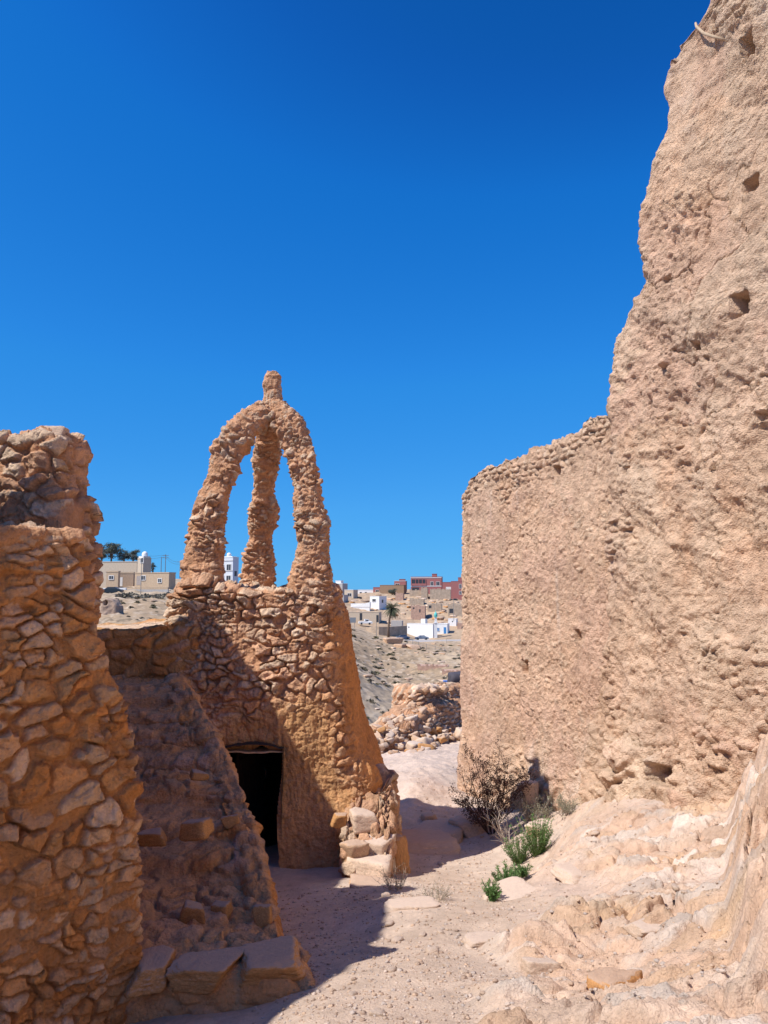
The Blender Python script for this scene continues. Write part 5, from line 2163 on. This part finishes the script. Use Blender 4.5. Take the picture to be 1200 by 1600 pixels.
q1 = pole('shorter utility pole, left of the pair right of the tank house', 251.5, 870, 895, 172)
q2 = pole('taller utility pole, right of the pair behind the sand-coloured house', 258, 866, 895, 172, 2)
q3 = pole('thin utility pole close to the left edge of the tower leg', 281, 876, 897, 178, 1)
q4 = pole('lamp pole in front of the sand-coloured houses', 219.7, 872, 930, 143, 0, True, .06)
pole('thin pole left of the palm behind the slope', 588, 972, 992, 240)
pole('thin pole right of the white block near the low wall', 709, 935, 966, 262)
pole('thin lamp pole standing on the road edge below the white houses', 698, 998, 1018, 238, 0, True, .06)
wr = MB()
for (a, b, dz) in ((q2, q3, -.3), (q2, q3, -.8), (q2, at(160, 861, 150), -.2), (q2, at(160, 866, 150), -.6), (q3, at(360, 866, 205), 0)):
    pts = []
    for i in range(13):
        t = i / 12
        v_ = a.lerp(b, t)
        v_.z += dz * (1 if t < 1 else 1) - 4 * t * (1 - t) * .5
        pts.append(v_)
    wr.tube(pts, .022, 4, False)
o = wr.build('power_line', IRON)
tag(o, 'sagging overhead wires strung between the poles at the left', 'cable')

# fence below the road
fr = empty('wire_fence', tuple(at(690, 1018, 222)))
fp = []
for i, (px, py, D) in enumerate(((636, 1006, 232), (645, 1008, 230), (654, 1011, 228), (666, 1014, 225), (680, 1018, 222), (689, 1020, 220), (694, 1020, 219), (708, 1022, 217), (723, 1024, 215), (738, 1026, 213))):
    p = at(px, py, D)
    mb = MB()
    mb.tube([p - Vector((0, 0, .6)), p + Vector((0, 0, 1.5))], .07, 6)
    ob = mb.build('post', IRON)
    adopt(ob, fr)
    fp.append(p)
for h in (.7, 1.35):
    mb = MB()
    mb.tube([p + Vector((0, 0, h)) for p in fp], .03, 4, False)
    adopt(mb.build('wire', IRON), fr)
tag(fr, 'wire fence with thin posts running down the slope below the road', 'fence')

# ------------------------------------------------------------------ far left group
def tank(root, W, L, H, loc):
    q = MB()
    q.box((-W * .95, .2, H + .002), (-W * .1, L * .9, H + .35))
    q.build('roof_slab', WHT, root)
    q = MB()
    r = .62
    pts = [(-W * .55, 1.2, H + .35 + z * r) for z in (0, .25, .6, 1.0, 1.35, 1.6, 1.7)]
    q.tube(pts, [r * v for v in (.9, 1.0, 1.02, .95, .75, .4, .05)], 16)
    q.build('water_tank', WHT, root, True)


house('cream_house', 'long pale grey-white house with tall blank wall at the left', 150, 213.5, 216, 878, 897, 172, CREAM, 10, parapet=.3)
house('roof_tower_room', 'narrow cream room with a white domed water tank behind the sand houses', 212.5, 223, 234, 871, 900, 168, CREAM, 35, [(217.5, 222, 872.5, 879)], parapet=0, extra=tank, cat='building')
house('sand_house', 'left sand-coloured house with one small window and an open porch', 164, 184, 186, 894, 918, 160, SANDW, 10, [(169, 175.5, 900, 905)], parapet=.5, trim=SANDW)


def porch(root, W, L, H, loc):
    q = MB()
    x0, z1 = loc(184, 896)
    x1, z0 = loc(209, 898)
    q.box((x0, .3, z1 - .5), (x1, 3, z1))
    q.build('porch_roof', SANDW, root)


house('sand_house', 'right sand-coloured house with a blocked-up gateway and shaded end wall', 209, 263.5, 273, 895.5, 918, 157, SANDW, 22, [(246, 251, 904.5, 910), (212, 219, 900, 914, 'gate', pm('grey_gate', (.35, .30, .27))), (219.5, 225.5, 900, 906)], parapet=.4, trim=SANDW)
house('porch', 'porch block in shade-dark colour joining the two sand-coloured houses', 185.5, 208, 209, 896, 918, 162.5, pm('porch_shade', (.38, .27, .19)), 8, [(185, 190, 902, 916, 'door', TRIM)], parapet=.6, trim=SANDW, cat='porch')  # closed box; the recess's shade is its darker wall colour
house('yard_wall', 'pale low yard wall at the left below the sand houses', 150, 196, 197, 918.5, 932, 152, WHT, 6, parapet=0, cat='wall', deep=.4)
house('yard_wall', 'long grey retaining wall below the right sand house', 197, 262, 263, 921, 934, 150, GREYW, 12, parapet=0, cat='wall', deep=.6)
house('yard_wall', 'sand-coloured parapet in front of the right sand house', 209, 262, 263, 917.5, 924, 153, SANDW, 12, parapet=0, cat='wall', deep=.5)


def ap_extra(root, W, L, H, loc):
    tank(root, W, L, H, loc)
    q = MB()
    for f in (.30, .60, .9):
        q.box((-W - .05, -.12, H * f), (.05, -.002, H * f + .12))
    q.build('floor_band', GREYW, root)


house('white_apartments', 'tall white apartment block seen between the left and middle tower legs', 342.5, 363, 371.5, 871, 924, 205, pm('blue_white_render', (.62, .64, .68), var=.04), 30,
      [(345, 349, 883, 891), (353, 359.5, 882, 891), (345, 349, 900, 909), (353, 359.5, 899.5, 908), (352, 360, 917, 920)], [(.3, .7, .45, .6), (.3, .7, .15, .3)], parapet=.3, extra=ap_extra, cat='building')

MUDR = mat_tint('mud_ruin', bumps=((2, .6, .15), (9, .6, .05)), use_attr=False, base=(.38, .27, .2), mscale=1)


def lumpy_ruin(name, label, px0, px1, pyt, pyb, D, deep, hole=None, seed=1):
    k = D / F
    a, b = at(px0, pyb, D), at(px1, pyb, D)
    L = b.x - a.x
    ztop = at(px0, pyt, D).z
    fs, fw = ring_rect(L, deep, min(L, deep) * .2, [(0, .09)], .15, .12)
    ts = np.linspace(0, 1, 40)
    zb = a.z - 1.2
    shape = planar_shape((a.x, D, 0), (1, 0, 0), (0, 1, 0), L, deep, ([0, 1], [0, 0]), ([0, 1], [L, L]), [0, L * .3, L * .6, L], [ztop - .25, ztop, ztop - .1, ztop - .9], zb, lambda z, s: (z - zb) * .10 - .2, .15)

    def relief(U, V, P, FS, FW, t, kk):
        h = fbm(P, .7, 4, seed, .55) * .25
        if hole:
            hx, hz = at(hole[0], hole[1], D).x, at(hole[0], hole[1], D).z
            h = h - .8 * sstep(1.2, .7, np.sqrt(((P[..., 0] - hx) / hole[2]) ** 2 + ((V - hz) / hole[3]) ** 2)) * (FW < .2)
        return h, np.ones(P.shape) * .4
    o, _, _ = block(name, fs, fw, ts, shape, relief, MUDR, ncap=6, capin=.2)
    tag(o, label, 'ruin')


lumpy_ruin('mud_ruin', 'mud-walled ruin with a dark niche on the left hillside', 156, 182, 936, 974, 98, 3.0, (163, 942, .35, .35), 5)
lumpy_ruin('small_ruin', 'tiny pale hollow ruin on the hillside below the grey wall', 232, 247, 938, 955, 125, 1.4, (237, 945, .28, .4), 9)


# trees at far left
def tree(label, px, pyb, pyt, D, seed, cw):
    rn = random.Random(seed)
    p = at(px, pyb, D)
    k = D / F
    H = (pyb - pyt) * k
    R_ = cw * k
    root = empty('pine_tree', tuple(p))
    tr, cr = MB(), MB()
    tr.tube([(0, 0, -3), (.1, 0, H * .4), (.0, .1, H * .75)], [.25, .18, .08], 8)
    for i in range(15):
        a = rn.uniform(0, 6.283)
        z0 = H * rn.uniform(.35, .75)
        e = Vector((math.cos(a) * R_ * rn.uniform(.3, .95), math.sin(a) * R_ * rn.uniform(.3, .95), z0 + H * rn.uniform(.05, .3)))
        tr.tube([(0.05, 0, z0), e * .5 + Vector((0, 0, z0 * .5)), e], [.09, .06, .03], 5)
        for c in range(2):
            cc = e + Vector((rn.gauss(0, .25), rn.gauss(0, .25), rn.gauss(0, .2))) * R_ * .4
            for _ in range(90):
                q = cc + Vector((rn.gauss(0, 1), rn.gauss(0, 1), rn.gauss(0, .6))) * R_ * .19
                leafq(cr, q, (rn.gauss(0, 1), rn.gauss(0, 1), rn.gauss(0, 1)), R_ * .13, R_ * .045, rn)
    tr.build('trunk', M_BARK, root)
    cr.build('crown', pm('dusty_needle', (.12, .13, .10), var=.3), root)
    tag(root, label, 'tree')


tree('tallest dark tree behind the left end of the long pale house', 173, 885, 848, 182, 1, 15)
tree('dark bushy tree between the tallest tree and the water tank', 193, 885, 862, 183, 2, 10)
tree('dark low tree just left of the domed water tank', 207, 885, 861, 184, 3, 10)
tree('dark tree partly behind the edge of the nearest wall', 158, 885, 857, 182, 4, 9)
tree('small tree top peeking right of the tank room', 238, 900, 880, 181, 5, 5)
tree('green bush tree in front of the brown ridge house', 613, 932, 921, 326, 6, 7)


# desert shrubs on far slopes
def shrub_mesh(seed, col):
    rn = random.Random(seed)
    mb = MB()
    for i in range(150):
        a = rn.uniform(0, 6.283)
        e = rn.uniform(.05, 1.5)
        r = rn.uniform(.35, 1.0)
        p = Vector((math.cos(a) * math.cos(e), math.sin(a) * math.cos(e), math.sin(e) * .7)) * r
        leafq(mb, p * .8, p + Vector((rn.gauss(0, .4), rn.gauss(0, .4), rn.gauss(0, .4))), .45, .13, rn)
    o = mb.build('desert_shrub', col)
    m = o.data
    bpy.data.objects.remove(o)
    return m


SM = [shrub_mesh(i, pm(['shrub_dark', 'shrub_grey', 'shrub_olive'][i], [(.13, .11, .075), (.24, .21, .16), (.17, .155, .09)][i], var=.25)) for i in range(3)]
rn = random.Random(21)


def far_shrub(px, D, s, m, label, group):
    x = ang(px, 1050) * D
    o = bpy.data.objects.new('desert_shrub', m)
    o.location = (x, D, zg(x, D) - .05)
    o.scale = (s * rn.uniform(.9, 1.4), s, s * rn.uniform(.55, .9))
    o.rotation_euler = (0, 0, rn.uniform(0, 6))
    link(o)
    if group == 'shrubs on the valley slope':
        kinds = {SM[0].name: 'dark', SM[1].name: 'grey', SM[2].name: 'olive-brown'}
        label = ('big ' if s > .6 else 'small ' if s < .45 else 'middling ') + kinds[m.name] + ' desert shrub on the ' + ('upper slope below the road' if D > 190 else 'middle of the bare valley slope' if D > 130 else 'lower valley slope behind the rubble wall')
    tag(o, label, 'shrub', group)


for i in range(240):
    D = 80 + 160 * rn.random() ** 1.3
    far_shrub(rn.uniform(560 if D < 130 else 535, 735), D, rn.choice([.3, .4, .5, .7, .4, .9]), rn.choice(SM), 'low dark desert shrub dotted on the bare valley slope', 'shrubs on the valley slope')
for i in range(26):
    far_shrub(rn.uniform(165, 262), rn.uniform(88, 128), rn.uniform(.25, .5), rn.choice(SM), 'small scrubby bush on the steep left hillside', 'shrubs on the left hillside')
for px in (190, 200, 212, 222, 232, 240, 250, 258, 246, 228):
    far_shrub(px + rn.uniform(-3, 3), rn.uniform(132, 142), rn.uniform(.9, 1.4), SM[1], 'grey bush in the row under the grey retaining wall at left', 'bushes under the retaining wall')
# stones of the slopes
for i in range(110):
    D = rn.choice([rn.uniform(85, 180), rn.uniform(150, 240), rn.uniform(262, 320)])
    px = rn.uniform(540, 735)
    x = ang(px, 1050) * D
    s = rn.uniform(.18, .55) * (1 if D < 240 else 1.6)
    o = rock('slope_stone', (x, D, zg(x, D) + s * .1), (s * 1.5, s, s * .6), 60 + i % 8, rn.choice([M_ROCK, M_ROCKP]), rn.uniform(0, 6), sub=3)
    tag(o, 'pale stone lying on the far valley slope', 'stone', 'stones on the far slope')
for i in range(90):
    D = rn.uniform(262, 325)
    px = rn.uniform(545, 728)
    x = ang(px, 950) * D
    s_ = rn.uniform(.3, 1.0)
    o = rock('stone_block', (x, D, zg(x, D) + s_ * .15), (s_ * 1.7, s_, s_ * .7), 60 + i % 8, rn.choice([M_ROCK, M_ROCKP, M_ROCKO, M_ROCK]), rn.uniform(0, 6), sub=2)
    tag(o, 'stone block lying between the houses and ruins of the far village', 'stone', 'rubble stones in the far village')
place_rock(613, 1003, 232, (3.0, 2.0, 1.5), 61, M_ROCK, 'big pale rock outcrop on the slope right under the palm', .2)
place_rock(626, 1010, 226, (1.5, 1.2, .8), 62, M_ROCK, 'rounded outcrop stone right of the big outcrop', 1)
place_rock(644, 1011, 226, (2.6, 1.4, .9), 63, M_ROCK, 'wide outcrop stone near the top of the wire fence', 2)
place_rock(697, 1066, 95, (.35, .3, .3), 64, pm('blue_plastic', (.1, .2, .5), rough=.5), 'crumpled blue plastic heap above the rubble wall', .3, name='plastic_heap', cat='litter')
place_rock(720, 1068, 60, (1.1, .9, 1.0), 65, pm('dark_cloth', (.07, .06, .07)), 'dark cloth heap at the low wall edge above the rubble', .3, name='cloth_heap', cat='heap')
print('objects', len(bpy.data.objects))
